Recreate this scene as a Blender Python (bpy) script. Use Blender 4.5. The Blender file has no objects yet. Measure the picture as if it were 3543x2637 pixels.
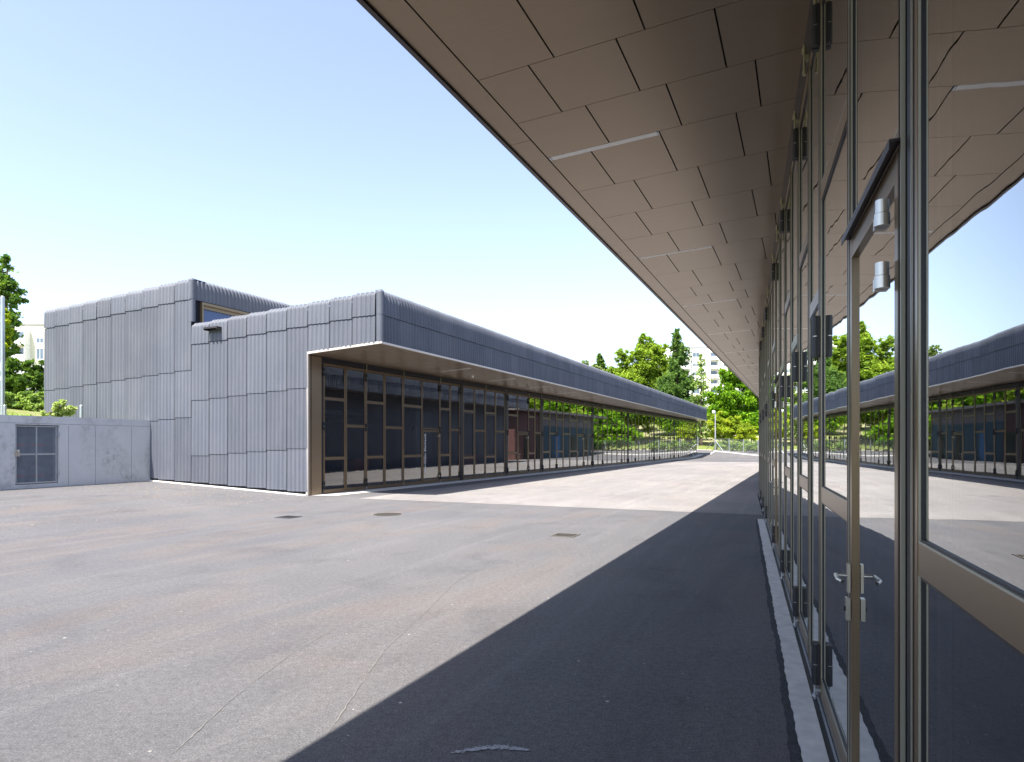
import bpy, bmesh, math, random
import numpy as np
from mathutils import Vector, Matrix
random.seed(7); rng = np.random.default_rng(7)
R = math.radians
sc = bpy.context.scene
C = sc.collection
# ------------------------------------------------------------------ camera
EYE = 1.65; FPX = 2284.0
cam = bpy.data.cameras.new('camera'); camo = bpy.data.objects.new('camera', cam); C.objects.link(camo)
camo.location = (0, 0, EYE); camo.rotation_euler = (R(90), 0, 0)
cam.sensor_fit = 'HORIZONTAL'; cam.sensor_width = 36; cam.lens = FPX/3543*36
cam.shift_y = 216.5/3543; cam.clip_start = 0.05; cam.clip_end = 3000
sc.camera = camo
# ------------------------------------------------------------------ light
TR = Vector((.2893, .4594, -1.0)).normalized()          # the way sunlight travels
SUN = -TR
EL = math.asin(SUN.z)
w = bpy.data.worlds.new('World'); sc.world = w; w.use_nodes = True
nt = w.node_tree; nt.nodes.clear()
sky = nt.nodes.new('ShaderNodeTexSky'); sky.sky_type = 'NISHITA'; sky.sun_disc = False
sky.sun_elevation = EL; sky.sun_rotation = math.atan2(SUN.x, SUN.y)
sky.air_density = 1.0; sky.dust_density = 2.0; sky.ozone_density = 2.5; sky.altitude = 400
bg = nt.nodes.new('ShaderNodeBackground'); bg.inputs['Strength'].default_value = .122
wo = nt.nodes.new('ShaderNodeOutputWorld')
hs = nt.nodes.new('ShaderNodeHueSaturation'); hs.inputs['Saturation'].default_value = .76; hs.inputs['Value'].default_value = 1.0
tn = nt.nodes.new('ShaderNodeMix'); tn.data_type = 'RGBA'; tn.blend_type = 'MULTIPLY'; tn.inputs[0].default_value = 1; tn.inputs[7].default_value = (.99, .995, 1.03, 1)
nt.links.new(sky.outputs[0], hs.inputs['Color']); nt.links.new(hs.outputs[0], tn.inputs[6]); nt.links.new(tn.outputs[2], bg.inputs[0]); nt.links.new(bg.outputs[0], wo.inputs[0])
sl = bpy.data.lights.new('sun', 'SUN'); sl.energy = 5.0; sl.angle = R(.5); sl.color = (1, .94, .85)
so = bpy.data.objects.new('sun', sl); C.objects.link(so)
so.rotation_euler = TR.to_track_quat('-Z', 'Y').to_euler(); so.location = (-20, -30, 60)
sc.view_settings.view_transform = 'Standard'; sc.view_settings.look = 'None'
sc.view_settings.exposure = 1.55; sc.view_settings.gamma = 1
sc.cycles.max_bounces = 10; sc.cycles.transparent_max_bounces = 16; sc.cycles.glossy_bounces = 6
# ------------------------------------------------------------------ frames
TH = R(23.9); CT, ST = math.cos(TH), math.sin(TH)
def W(p, a, z=0): return Vector((p*CT+a*ST, -p*ST+a*CT, z))      # yard grid (across, along) -> world
def PA(X, Y): return (X*CT-Y*ST, X*ST+Y*CT)
def px(x, y, Z): return Vector(((x-1771.5)/FPX*Z, Z, EYE+(1535-y)/FPX*Z))  # where a thing at depth Z stands
def zg(p, a):
    z = 0.0
    if p < -12.6: z += .043*min(-12.6-p, 16)
    if a > 78: z += .045*(min(a, 94)-78)
    if a > 100: z += .085*(min(a, 330)-100)
    if p < -30: z += .09*(-30-p) if p > -90 else 5.4
    return z
def zw(X, Y): return zg(*PA(X, Y))
# ------------------------------------------------------------------ materials
def mat(name, build):
    m = bpy.data.materials.new(name); m.use_nodes = True
    n = m.node_tree; n.nodes.clear(); out = n.nodes.new('ShaderNodeOutputMaterial'); build(n, out); return m
def N(n, t, **kw):
    x = n.nodes.new(t)
    for k, v in kw.items():
        if k in x.inputs: x.inputs[k].default_value = v
        else: setattr(x, k, v)
    return x
def ramp(n, src, stops):
    r = n.nodes.new('ShaderNodeValToRGB'); e = r.color_ramp.elements
    while len(e) < len(stops): e.new(.5)
    for i, (p, c) in enumerate(stops):
        e[i].position = p; e[i].color = (*c, 1) if len(c) == 3 else c
    n.links.new(src, r.inputs[0]); return r.outputs[0]
def g(v): return (v, v, v)
def coords(n, scale=(1, 1, 1), kind='Object', rot=0.0):
    t = n.nodes.new('ShaderNodeTexCoord'); m = n.nodes.new('ShaderNodeMapping')
    m.inputs['Scale'].default_value = scale; m.inputs['Rotation'].default_value = (0, 0, rot)
    n.links.new(t.outputs[kind], m.inputs[0]); return m.outputs[0]
def along(n, sx, sy):
    t = n.nodes.new('ShaderNodeTexCoord'); m = n.nodes.new('ShaderNodeMapping'); m.inputs['Rotation'].default_value = (0, 0, TH)
    m2 = n.nodes.new('ShaderNodeMapping'); m2.inputs['Scale'].default_value = (sx, sy, 1)
    n.links.new(t.outputs['Object'], m.inputs[0]); n.links.new(m.outputs[0], m2.inputs[0]); return m2.outputs[0]
def noise(n, vec, scale, detail=4, rough=.55, dist=0):
    x = N(n, 'ShaderNodeTexNoise', Scale=scale, Detail=detail, Roughness=rough, Distortion=dist)
    n.links.new(vec, x.inputs['Vector']); return x.outputs['Fac']
def mixc(n, f, a, b, mode='MIX'):
    m = n.nodes.new('ShaderNodeMix'); m.data_type = 'RGBA'; m.blend_type = mode
    for i, v in ((0, f), (6, a), (7, b)):
        if hasattr(v, 'links') or isinstance(v, bpy.types.NodeSocket): n.links.new(v, m.inputs[i])
        else: m.inputs[i].default_value = v if i == 0 else (*v, 1)
    return m.outputs[2]
def bump(n, h, strength, dist=.01):
    b = N(n, 'ShaderNodeBump', Strength=strength, Distance=dist); n.links.new(h, b.inputs['Height']); return b.outputs[0]
def pr(n, out, col, rough=.6, metal=0, normal=None, spec=.5, alpha=None):
    b = n.nodes.new('ShaderNodeBsdfPrincipled')
    for k, v in (('Base Color', col), ('Roughness', rough), ('Metallic', metal)):
        if isinstance(v, bpy.types.NodeSocket): n.links.new(v, b.inputs[k])
        else: b.inputs[k].default_value = (*v, 1) if k == 'Base Color' else v
    b.inputs['Specular IOR Level'].default_value = spec
    if normal is not None: n.links.new(normal, b.inputs['Normal'])
    n.links.new(b.outputs[0], out.inputs[0]); return b
def plain(name, c, rough=.6, metal=0, var=.12, scale=3, spec=.5, bs=.0):
    def f(n, out):
        v = coords(n); f1 = noise(n, v, scale, 5)
        col = mixc(n, f1, tuple(x*(1-var) for x in c), tuple(x*(1+var) for x in c))
        pr(n, out, col, rough, metal, bump(n, noise(n, v, 60, 3), bs) if bs else None, spec)
    return mat(name, f)
def m_asphalt(name, base, warm, light, rough=.85):
    def f(n, out):
        v = coords(n); va = along(n, 1.0, .34); vt = along(n, 3.0, .14)
        big = noise(n, v, .16, 5, .6, .8); st = noise(n, va, .75, 6, .62, 1.0); tr = noise(n, vt, 1.0, 5, .62, .5); med = noise(n, v, .9, 6, .65, .5)
        c = mixc(n, ramp(n, big, [(.36, g(0)), (.66, g(1))]), base, light)
        c = mixc(n, ramp(n, noise(n, va, .42, 5, .6, 1.4), [(.50, g(0)), (.72, g(.6))]), c, warm)
        c = mixc(n, ramp(n, tr, [(.50, g(0)), (.70, g(.40))]), c, tuple(x*1.22 for x in light))
        c = mixc(n, ramp(n, st, [(.28, g(.4)), (.46, g(0))]), c, tuple(x*.78 for x in base))
        c = mixc(n, ramp(n, med, [(.28, g(.5)), (.46, g(0))]), c, tuple(x*.7 for x in base))
        c = mixc(n, ramp(n, noise(n, v, 3.5, 5, .7), [(.60, g(0)), (.78, g(.5))]), c, tuple(x*1.3 for x in light))
        fine = noise(n, v, 85, 4, .9); mid2 = noise(n, v, 20, 4, .8)
        c = mixc(n, .9, c, ramp(n, fine, [(.30, g(.28)), (.5, g(.95)), (.74, g(2.1))]), 'MULTIPLY')
        c = mixc(n, .7, c, ramp(n, mid2, [(.3, g(.62)), (.7, g(1.32))]), 'MULTIPLY')
        for sc_, r0, r1 in ((2.2, .014, .034), (5.5, .016, .04)):
            vo = N(n, 'ShaderNodeTexVoronoi', Scale=sc_, Randomness=1); n.links.new(v, vo.inputs['Vector'])
            c = mixc(n, ramp(n, vo.outputs['Distance'], [(r0, g(.8)), (r1, g(0))]), c, (.50, .48, .43))
        pr(n, out, c, rough, 0, bump(n, fine, .9, .006), .25)
    return mat(name, f)
M = {}
M['asphalt'] = m_asphalt('asphalt', (.090, .090, .098), (.138, .112, .100), (.117, .114, .118))
M['asphalt_old'] = m_asphalt('asphalt_pale', (.165, .158, .158), (.20, .172, .158), (.225, .212, .206))
M['tar'] = m_asphalt('asphalt_joint', (.035, .036, .042), (.045, .042, .042), (.055, .056, .06))
def fsheet(n, out):
    v = coords(n); vs = coords(n, (6, 6, .35))
    c = mixc(n, noise(n, vs, 1.2, 5, .7), (.074, .083, .108), (.112, .122, .150))
    c = mixc(n, ramp(n, noise(n, v, .7, 3), [(.4, g(0)), (.7, g(.5))]), c, (.125, .132, .156))
    c = mixc(n, .5, c, ramp(n, noise(n, v, 45, 3, .7), [(.3, g(.8)), (.7, g(1.15))]), 'MULTIPLY')
    ge = N(n, 'ShaderNodeNewGeometry'); c = mixc(n, .8, c, ramp(n, ge.outputs['Random Per Island'], [(0, g(.86)), (1, g(1.12))]), 'MULTIPLY')
    c = mixc(n, ramp(n, noise(n, coords(n, (9, 9, .5)), 1.6, 6, .75), [(.55, g(0)), (.8, g(.4))]), c, (.19, .195, .205))
    pr(n, out, c, .62, 0, bump(n, noise(n, v, 90, 2), .12, .003), .4)
M['sheet'] = mat('fibre_cement', fsheet)
M['dark'] = plain('dark_backing', (.02, .022, .028), .9, spec=.05); M['pit'] = plain('dark_pit', (.008, .008, .008), 1, spec=0)
M['screw'] = plain('screw_head', (.05, .05, .055), .5)
def fsof(n, out):
    v = coords(n); vs = coords(n, (.5, 14, 1))
    c = mixc(n, noise(n, vs, 3, 4, .6), (.25, .187, .122), (.285, .215, .145))
    c = mixc(n, ramp(n, noise(n, v, .9, 3), [(.55, g(0)), (.8, g(.3))]), c, (.225, .17, .115))
    pr(n, out, c, .30, .5, bump(n, noise(n, v, 1.1, 2), .12, .02), .5)
M['soffit'] = mat('bronze_panel', fsof)
M['bronze'] = plain('bronze_anodised', (.19, .138, .085), .30, .45, .08, 2, .5)
M['bronze_d'] = plain('bronze_dark', (.05, .043, .045), .35, .5, .1, 2)
M['edge'] = plain('pale_anodised', (.36, .35, .29), .35, .35, .06, 3)
M['alu'] = plain('brushed_steel', (.55, .53, .48), .28, .9, .1, 8)
M['zinc'] = plain('galvanised', (.42, .45, .48), .42, .7, .2, 6)
M['brass'] = plain('yellow_zinc', (.42, .40, .27), .4, .7, .1, 8)
M['black'] = plain('black_rubber', (.012, .013, .017), .45, 0, .1, 4)
M['trim'] = plain('pale_trim', (.62, .56, .50), .45, .2, .06, 3)
M['lamp'] = plain('lamp_diffuser', (.88, .87, .84), .5, 0, .03, 3)
M['white'] = plain('white_plastic', (.8, .8, .8), .5)
M['letter'] = plain('white_lettering', (.85, .87, .9), .6)
def fconc(n, out):
    v = coords(n); vs = coords(n, (1.2, 1.2, .6))
    c = mixc(n, noise(n, v, 1.1, 6, .6, .3), (.42, .43, .45), (.60, .60, .61))
    mk = N(n, 'ShaderNodeMath', operation='MULTIPLY'); n.links.new(ramp(n, noise(n, vs, .55, 4, .6, .4), [(.44, g(0)), (.62, g(1))]), mk.inputs[0]); n.links.new(ramp(n, noise(n, v, 5.5, 8, .78, .4), [(.46, g(.1)), (.62, g(1))]), mk.inputs[1])
    c = mixc(n, mk.outputs[0], c, (.17, .175, .165))
    vo = N(n, 'ShaderNodeTexVoronoi', Scale=7); n.links.new(v, vo.inputs['Vector'])
    c = mixc(n, ramp(n, vo.outputs['Distance'], [(.03, g(.7)), (.07, g(0))]), c, (.12, .12, .12))
    pr(n, out, c, .8, 0, bump(n, noise(n, v, 30, 5), .25, .01), .3)
M['concrete'] = mat('concrete', fconc)
M['iron'] = plain('cast_iron', (.10, .09, .08), .85, 0, .2, 20)
M['kerb'] = plain('kerb_concrete', (.46, .45, .43), .85, 0, .38, 9, .3, .3)
M['kerbw'] = plain('pale_kerb', (.62, .60, .56), .8, 0, .12, 6, .3)
def fglass(tint):
    def f(n, out):
        v = coords(n, (1.0, 1.0, 1.0)); vh = coords(n, (.9, .9, 2.6))
        h = noise(n, v, 1.3, 2, .5, .4)
        h2 = noise(n, vh, 4.5, 2, .5)
        ad = N(n, 'ShaderNodeMath', operation='MULTIPLY_ADD'); n.links.new(h2, ad.inputs[0]); ad.inputs[1].default_value = .07; n.links.new(h, ad.inputs[2])
        b = bump(n, ad.outputs[0], .05, .02)
        fr0 = N(n, 'ShaderNodeFresnel', IOR=1.5); n.links.new(b, fr0.inputs['Normal'])       # four surfaces of a double pane
        o1 = N(n, 'ShaderNodeMath', operation='SUBTRACT'); o1.inputs[0].default_value = 1; n.links.new(fr0.outputs[0], o1.inputs[1])
        o2 = N(n, 'ShaderNodeMath', operation='POWER'); n.links.new(o1.outputs[0], o2.inputs[0]); o2.inputs[1].default_value = 4.2
        fr = N(n, 'ShaderNodeMath', operation='SUBTRACT'); fr.inputs[0].default_value = 1; n.links.new(o2.outputs[0], fr.inputs[1])
        gl = N(n, 'ShaderNodeBsdfGlossy', Roughness=0.0); gl.inputs['Color'].default_value = (.94, .96, .97, 1); n.links.new(b, gl.inputs['Normal'])
        tr = N(n, 'ShaderNodeBsdfTransparent'); tr.inputs['Color'].default_value = (*tint, 1)
        mx = n.nodes.new('ShaderNodeMixShader')
        n.links.new(fr.outputs[0], mx.inputs[0]); n.links.new(tr.outputs[0], mx.inputs[1]); n.links.new(gl.outputs[0], mx.inputs[2])
        n.links.new(mx.outputs[0], out.inputs[0])
    return f
M['glass'] = mat('window_glass', fglass((.58, .68, .72)))
M['wallin'] = plain('interior_wall', (.15, .19, .23), .8, 0, .5, .6)
M['floorin'] = plain('interior_floor', (.12, .125, .13), .4, 0, .2, 1)
M['ceilin'] = plain('interior_ceiling', (.10, .10, .11), .8, 0, .2, 1)
M['red'] = plain('red_paint', (.40, .035, .025), .4)
M['blue'] = plain('blue_paint', (.03, .13, .30), .5, 0, .15)
M['teal'] = plain('blue_cladding', (.03, .065, .095), .6, 0, .25, 2)
M['redwall'] = plain('red_cladding', (.10, .045, .04), .7, 0, .25, 2)
M['greywall'] = plain('grey_timber', (.17, .15, .145), .8, 0, .3, 2)
M['render'] = plain('white_render', (.74, .73, .70), .85, 0, .05, .5)
M['rendery'] = plain('cream_render', (.66, .64, .54), .85, 0, .05, .5)
M['winglass'] = plain('distant_glass', (.10, .14, .19), .12, 0, .4, .6, .8)
M['blind'] = plain('grey_blind', (.30, .31, .34), .7)
M['roofs'] = plain('roof_membrane', (.22, .22, .22), .9)
M['bark'] = plain('bark', (.09, .07, .055), .9, 0, .3, 8)
def leafm(name, c1, c2, tr=.42):
    def f(n, out):
        v = coords(n, kind='Object'); info = N(n, 'ShaderNodeNewGeometry')
        c = mixc(n, info.outputs['Random Per Island'], c1, c2)
        d = n.nodes.new('ShaderNodeBsdfDiffuse'); t = n.nodes.new('ShaderNodeBsdfTranslucent')
        n.links.new(c, d.inputs[0])
        c2_ = mixc(n, 1.0, c, (1.25, 1.35, .55), 'MULTIPLY'); n.links.new(c2_, t.inputs[0])
        mx = n.nodes.new('ShaderNodeMixShader'); mx.inputs[0].default_value = tr
        n.links.new(d.outputs[0], mx.inputs[1]); n.links.new(t.outputs[0], mx.inputs[2])
        n.links.new(mx.outputs[0], out.inputs[0])
    return mat(name, f)
LF = {
 'pale': [leafm('pale_young_leaf', (0.450, 0.504, 0.220), (0.500, 0.550, 0.330)), leafm('young_leaf_green', (0.275, 0.360, 0.110), (0.375, 0.456, 0.176))],
 'maple': [leafm('maple_leaf_light', (0.225, 0.327, 0.041), (0.329, 0.420, 0.061)), leafm('maple_leaf_mid', (0.129, 0.217, 0.027), (0.207, 0.296, 0.041))],
 'beech': [leafm('beech_leaf_light', (0.162, 0.311, 0.016), (0.243, 0.392, 0.027)), leafm('beech_leaf_mid', (0.074, 0.176, 0.016), (0.135, 0.257, 0.027))],
 'larch': [leafm('larch_needle', (0.088, 0.162, 0.041), (0.149, 0.230, 0.061)), leafm('larch_needle_dark', (0.054, 0.115, 0.038), (0.095, 0.162, 0.047))],
 'yellow': [leafm('yellow_leaf', (.29, .37, .024), (.38, .42, .04)), leafm('yellow_green_leaf', (0.149, 0.243, 0.027), (0.243, 0.324, 0.041))],
 'dark': [leafm('dark_leaf', (0.034, 0.074, 0.016), (0.061, 0.115, 0.027), .25), leafm('dark_leaf_light', (0.095, 0.176, 0.027), (0.149, 0.230, 0.041), .25)],
 'blue': [leafm('plane_leaf', (0.047, 0.115, 0.041), (0.095, 0.176, 0.054)), leafm('plane_leaf_light', (0.121, 0.203, 0.041), (0.162, 0.243, 0.054))],
 'shrub': [leafm('shrub_leaf', (0.216, 0.324, 0.068), (0.351, 0.446, 0.135)), leafm('shrub_leaf_dark', (0.108, 0.189, 0.054), (0.189, 0.270, 0.081))],
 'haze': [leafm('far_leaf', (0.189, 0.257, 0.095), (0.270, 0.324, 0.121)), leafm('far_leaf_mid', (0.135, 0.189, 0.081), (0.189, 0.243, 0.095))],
}
def fgrass(n, out):
    v = coords(n)
    c = mixc(n, noise(n, v, .25, 6, .65, .5), (.08, .14, .025), (.24, .25, .075))
    c = mixc(n, ramp(n, noise(n, v, .06, 4), [(.45, g(0)), (.6, g(.8))]), c, (.40, .35, .22))
    c = mixc(n, .8, c, ramp(n, noise(n, v, 9, 3, .8), [(.3, g(.6)), (.7, g(1.3))]), 'MULTIPLY')
    pr(n, out, c, .95, 0, bump(n, noise(n, v, 6, 4, .8), 1, .15), .1)
M['grass'] = mat('meadow_grass', fgrass)
M['gravel'] = plain('pale_gravel', (.52, .47, .40), .95, 0, .2, 8)
# ------------------------------------------------------------------ mesh helper
class MB:
    def __init__(s): s.v = []; s.f = []; s.m = []; s.sm = []
    def add(s, vs, fs, mi=0, smooth=False):
        k = len(s.v); s.v += [tuple(v) for v in vs]
        s.f += [tuple(i+k for i in f) for f in fs]; s.m += [mi]*len(fs); s.sm += [smooth]*len(fs)
    def box(s, x0, y0, z0, x1, y1, z1, mi=0):
        vs = [(x0,y0,z0),(x1,y0,z0),(x1,y1,z0),(x0,y1,z0),(x0,y0,z1),(x1,y0,z1),(x1,y1,z1),(x0,y1,z1)]
        s.add(vs, [(0,3,2,1),(4,5,6,7),(0,1,5,4),(1,2,6,5),(2,3,7,6),(3,0,4,7)], mi)
    def prism(s, poly, z0, z1, mi=0):
        """poly: ccw list of (x,y) or (x,y,zlow,zhigh)"""
        n = len(poly)
        lo = [(q[0], q[1], q[2] if len(q) > 2 else z0) for q in poly]; hi = [(q[0], q[1], q[3] if len(q) > 2 else z1) for q in poly]
        s.add(lo+hi, [tuple(range(n-1, -1, -1)), tuple(range(n, 2*n))]+[(i, (i+1) % n, (i+1) % n+n, i+n) for i in range(n)], mi)
    def tube(s, p, q, r, r2=None, seg=8, mi=0, cap=True):
        p = Vector(p); q = Vector(q); r2 = r if r2 is None else r2; d = (q-p).normalized()
        u = d.orthogonal().normalized(); w_ = d.cross(u)
        vs = [p+(u*math.cos(t)+w_*math.sin(t))*r for t in [2*math.pi*i/seg for i in range(seg)]]
        vs += [q+(u*math.cos(t)+w_*math.sin(t))*r2 for t in [2*math.pi*i/seg for i in range(seg)]]
        s.add(vs, [(i, (i+1) % seg, (i+1) % seg+seg, i+seg) for i in range(seg)], mi, True)
        if cap: s.add(vs, [tuple(range(seg-1, -1, -1)), tuple(range(seg, 2*seg))], mi)
    def ball(s, c, r, mi=0, seg=10, rings=6):
        vs = []; fs = []
        for i in range(rings+1):
            for j in range(seg):
                a = math.pi*i/rings; b = 2*math.pi*j/seg
                vs.append((c[0]+r*math.sin(a)*math.cos(b), c[1]+r*math.sin(a)*math.sin(b), c[2]+r*math.cos(a)))
        for i in range(rings):
            for j in range(seg): fs.append((i*seg+j, (i+1)*seg+j, (i+1)*seg+(j+1) % seg, i*seg+(j+1) % seg))
        s.add(vs, fs, mi, True)
    def mesh(s, name, mats):
        me = bpy.data.meshes.new(name); me.from_pydata(s.v, [], s.f)
        for m in mats: me.materials.append(m)
        me.polygons.foreach_set('material_index', s.m); me.polygons.foreach_set('use_smooth', s.sm); me.update(); return me
def link(name, me, parent=None, loc=(0, 0, 0), rz=0):
    o = bpy.data.objects.new(name, me); C.objects.link(o)
    if parent: o.parent = parent
    o.location = loc; o.rotation_euler = (0, 0, rz); return o
def build(name, mb, mats, parent=None, loc=(0, 0, 0), rz=0):
    if not isinstance(mats, (list, tuple)): mats = [mats]
    return link(name, mb.mesh(name, mats), parent, loc, rz)
def tag(o, label=None, cat=None, group=None, kind=None):
    for k, v in (('label', label), ('category', cat), ('group', group), ('kind', kind)):
        if v: o[k] = v
    return o
def thing(name, label, cat, loc=(0, 0, 0), rz=0, group=None):
    return tag(link(name, None, None, loc, rz), label, cat, group)
def copy_tree(o, parent=None):
    c = o.copy(); C.objects.link(c)
    if parent: c.parent = parent
    for ch in list(o.children): copy_tree(ch, c)
    return c
# ------------------------------------------------------------------ ground
def grid(name, ps, as_, zf, m, lift=0.0):
    vs = [W(p, a, zf(p, a)+lift) for a in as_ for p in ps]; n = len(ps)
    fs = [(j*n+i, j*n+i+1, (j+1)*n+i+1, (j+1)*n+i) for j in range(len(as_)-1) for i in range(n-1)]
    mb = MB(); mb.add(vs, fs, 0, True); return build(name, mb, m)
def axis(*seg):
    out = []
    for a, b, st in seg:
        k = max(1, int(round((b-a)/st))); out += [a+(b-a)*i/k for i in range(k)]
    out.append(seg[-1][1]); return out
tag(grid('terrain', axis((-900, -100, 80), (-100, -32, 4), (-32, 60, 2), (60, 120, 10), (120, 900, 80)), axis((-400, -40, 60), (-40, 70, 5), (70, 140, 2), (140, 340, 10), (340, 1400, 100)),
         lambda p, a: zg(p, a)-.06, M['grass']), kind='structure')
tag(grid('yard', axis((-28, 42, 1)), axis((-16, 72, 2), (72, 96, 1)), zg, M['asphalt'], 0.0), kind='structure')
tag(grid('pavement', axis((-12.6, -2, .7), (-2, 1.5, .7)), axis((16.25, 62, 2)), lambda p, a: zg(p, a), M['asphalt_old'], .004), kind='structure')
tag(grid('gravel_path', axis((-40, 42, 2)), axis((96, 100, 2)), zg, M['gravel'], .01), kind='structure')
# tarred joint line between the two surfacings is left as their colour step; asphalt edge strip along the near building
# ------------------------------------------------------------------ corrugated cladding
LAM = .1654; AMP = .028
def sheet(mb, o, u, nrm, width, prof, seg=10, off=0.0, phase=0.0, edge=.006):
    """o: base point, u: unit dir along wall, nrm: outward; prof: list of (out, z, nout, nz)"""
    k = max(2, int(round(width/LAM*seg))); rows = len(prof); vs = []
    for j in range(k+1):
        s_ = width*j/k; cw_ = math.cos(math.pi*(s_+phase)/LAM)**2; wv = AMP*(.5*(2*cw_-1)+.5*(2*math.sqrt(cw_+.01)-1)) + edge*(1-2*s_/width)
        for (ou, z, no, nz) in prof:
            q = ou+no*(wv+off); vs.append((o[0]+u[0]*s_+nrm[0]*q, o[1]+u[1]*s_+nrm[1]*q, z+nz*(wv+off)))
    fs = [(j*rows+i, (j+1)*rows+i, (j+1)*rows+i+1, j*rows+i+1) for j in range(k) for i in range(1, rows-1)]
    mb.add(vs, fs, 0, True)
    mb.add(vs, [(j*rows, (j+1)*rows, (j+1)*rows+1, j*rows+1) for j in range(k)], 0, False)
def flat(z0, z1, tilt=.012): return [(-.02, z0, 1, 0), (tilt, z0, 1, 0), (0, z1, 1, 0)]
def cap(z0, ztop, rad=.2, back=.5, tilt=.014):
    pr_ = [(-.02, z0, 1, 0), (tilt, z0, 1, 0), (0, ztop-rad, 1, 0)]
    for i in range(1, 7):
        t = math.pi/2*i/6; pr_.append((-rad+rad*math.cos(t), ztop-rad+rad*math.sin(t), math.cos(t), math.sin(t)))
    pr_.append((-rad-back, ztop-.02, 0, 1)); return pr_
SC = []                                             # screws
def screws(mb, o, u, nrm, width, z):
    for f in (.12, .5, .88):
        s_ = width*f; c = (o[0]+u[0]*s_+nrm[0]*.035, o[1]+u[1]*s_+nrm[1]*.035, z+.06)
        d = .011
        mb.add([(c[0]+u[0]*a_, c[1]+u[1]*a_, c[2]+b_) for a_, b_ in ((-d, -d), (d, -d), (d, d), (-d, d))], [(0, 1, 2, 3)], 1)
# ------------------------------------------------------------------ door leaves
def leaf_mesh(kind, wd, H, tr, fine=False, zb=0.0):
    """x: width, y: outward, z: up; returns frame mesh builder + glass builder"""
    f = MB(); gl = MB(); st = .062 if kind != 'door' else .034; rail = .085; D = .07; gp = .008
    x0, x1 = gp, wd-gp
    f.box(x0, -D, 0, x0+st, 0, H); f.box(x1-st, -D, 0, x1, 0, H)
    f.box(x0+st, -D, 0, x1-st, -.002, rail+.03); f.box(x0+st, -D, H-rail, x1-st, -.002, H)
    zs = [rail+.03]
    for (za, zb_) in tr: f.box(x0+st, -D, za, x1-st, -.002, zb_); zs += [za, zb_]
    zs.append(H-rail)
    for i in range(0, len(zs), 2):
        a, b = zs[i], zs[i+1]
        e = .012 if fine else .014; gx0, gx1 = x0+st, x1-st
        # black gasket frame and a glazing bead
        f.box(gx0, -.045, a, gx0+e, -.008, b, 1); f.box(gx1-e, -.045, a, gx1, -.008, b, 1)
        f.box(gx0+e, -.045, a, gx1-e, -.008, a+e, 1); f.box(gx0+e, -.045, b-e, gx1-e, -.008, b, 1)
        if fine:
            f.box(gx0-.001, -.008, a, gx0+.006, -.0025, b, 2); f.box(gx1-.006, -.008, a, gx1+.001, -.0025, b, 2)
            f.box(gx0+.006, -.008, a, gx1-.006, -.0025, a+.006, 2)
            f.box(gx0+.02, -.075, a+.01, gx0+.034, -.046, b-.01, 2); f.box(gx1-.034, -.075, a+.01, gx1-.02, -.046, b-.01, 2)
        gl.add([(gx0+.004, -.014, a+.004), (gx1-.004, -.014, a+.004), (gx1-.004, -.014, b-.004), (gx0+.004, -.014, b-.004)], [(0, 3, 2, 1)])
    if fine:   # pale edge profiles and a dark rubber in the gap
        f.box(x0-.006, -.010, 0, x0, .002, H, 2); f.box(x1, -.010, 0, x1+.006, .002, H, 2); f.box(x0-.005, -.06, 0, x0, -.010, H, 1); f.box(x1, -.06, 0, x1+.005, -.010, H, 1)
        f.box(x0+.022, 0, 0, x0+.027, .0025, H, 1); f.box(x1-.027, 0, 0, x1-.022, .0025, H, 1)
    if kind == 'door':     # inner wicket door frame + drip
        zt = tr[0][0]; i0, i1 = x0+st+.006, x1-st-.006; s2 = .048
        f.box(i0, -D, .03, i0+s2, .002, zt-.012); f.box(i1-s2, -D, .03, i1, .002, zt-.012)
        f.box(i0+s2, -D, .03, i1-s2, .001, .16); f.box(i0+s2, -D, zt-.10, i1-s2, .001, zt-.012)
        f.box(x0, .001, zt+.004, x1, .034, zt+.012, 3 if fine else 1); f.box(x0, .030, zt-.02, x1, .034, zt+.004, 1)
    if kind == 'win':      # inset dark opening window
        za, zb_ = tr[0][1], tr[1][0]; i0, i1 = x0+st, x1-st; s2 = .07
        f.box(i0, -.05, za, i0+s2, .004, zb_, 1); f.box(i1-s2, -.05, za, i1, .004, zb_, 1)
        f.box(i0+s2, -.05, za, i1-s2, .003, za+s2, 1); f.box(i0+s2, -.05, zb_-s2, i1-s2, .003, zb_, 1)
    if kind == 'vent':     # perforated solid lower panel
        f.box(x0+st, -.05, rail+.03, x1-st, -.02, tr[0][0], 1)
    return f, gl
def hinge_mesh(L=.26, r=.022):
    h = MB()
    for dx in (-.027, .027):
        h.tube((dx, .018, 0), (dx, .018, L*.49), r, seg=12, mi=0); h.tube((dx, .018, L*.49), (dx, .018, L*.51), r*.85, seg=12, mi=1); h.tube((dx, .018, L*.51), (dx, .018, L), r, seg=12, mi=0)
    h.box(-.05, -.004, .004, .05, .012, L-.004, 0)
    return h.mesh('hinge', [M['black'], M['alu']])
HINGE = hinge_mesh()
def rod_mesh(L):
    h = MB(); h.tube((0, .03, 0), (0, .03, L), .008, seg=8); h.tube((0, .03, L*.45), (0, .03, L*.55), .017, seg=10)
    h.box(-.02, 0, L*.7, .02, .03, L*.8); return h.mesh('bolt_rod', [M['zinc']])
def top_bolt():
    h = MB(); h.tube((0, .03, 0), (0, .03, .20), .009, seg=8); h.tube((0, .03, .13), (0, .03, .17), .018, seg=10); h.box(-.03, 0, .08, .03, .035, .11)
    h.tube((0, .03, -.03), (0, .03, .0), .016, seg=6); return h.mesh('top_bolt', [M['brass']])
ROD = rod_mesh(.16); TOPB = top_bolt()
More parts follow.
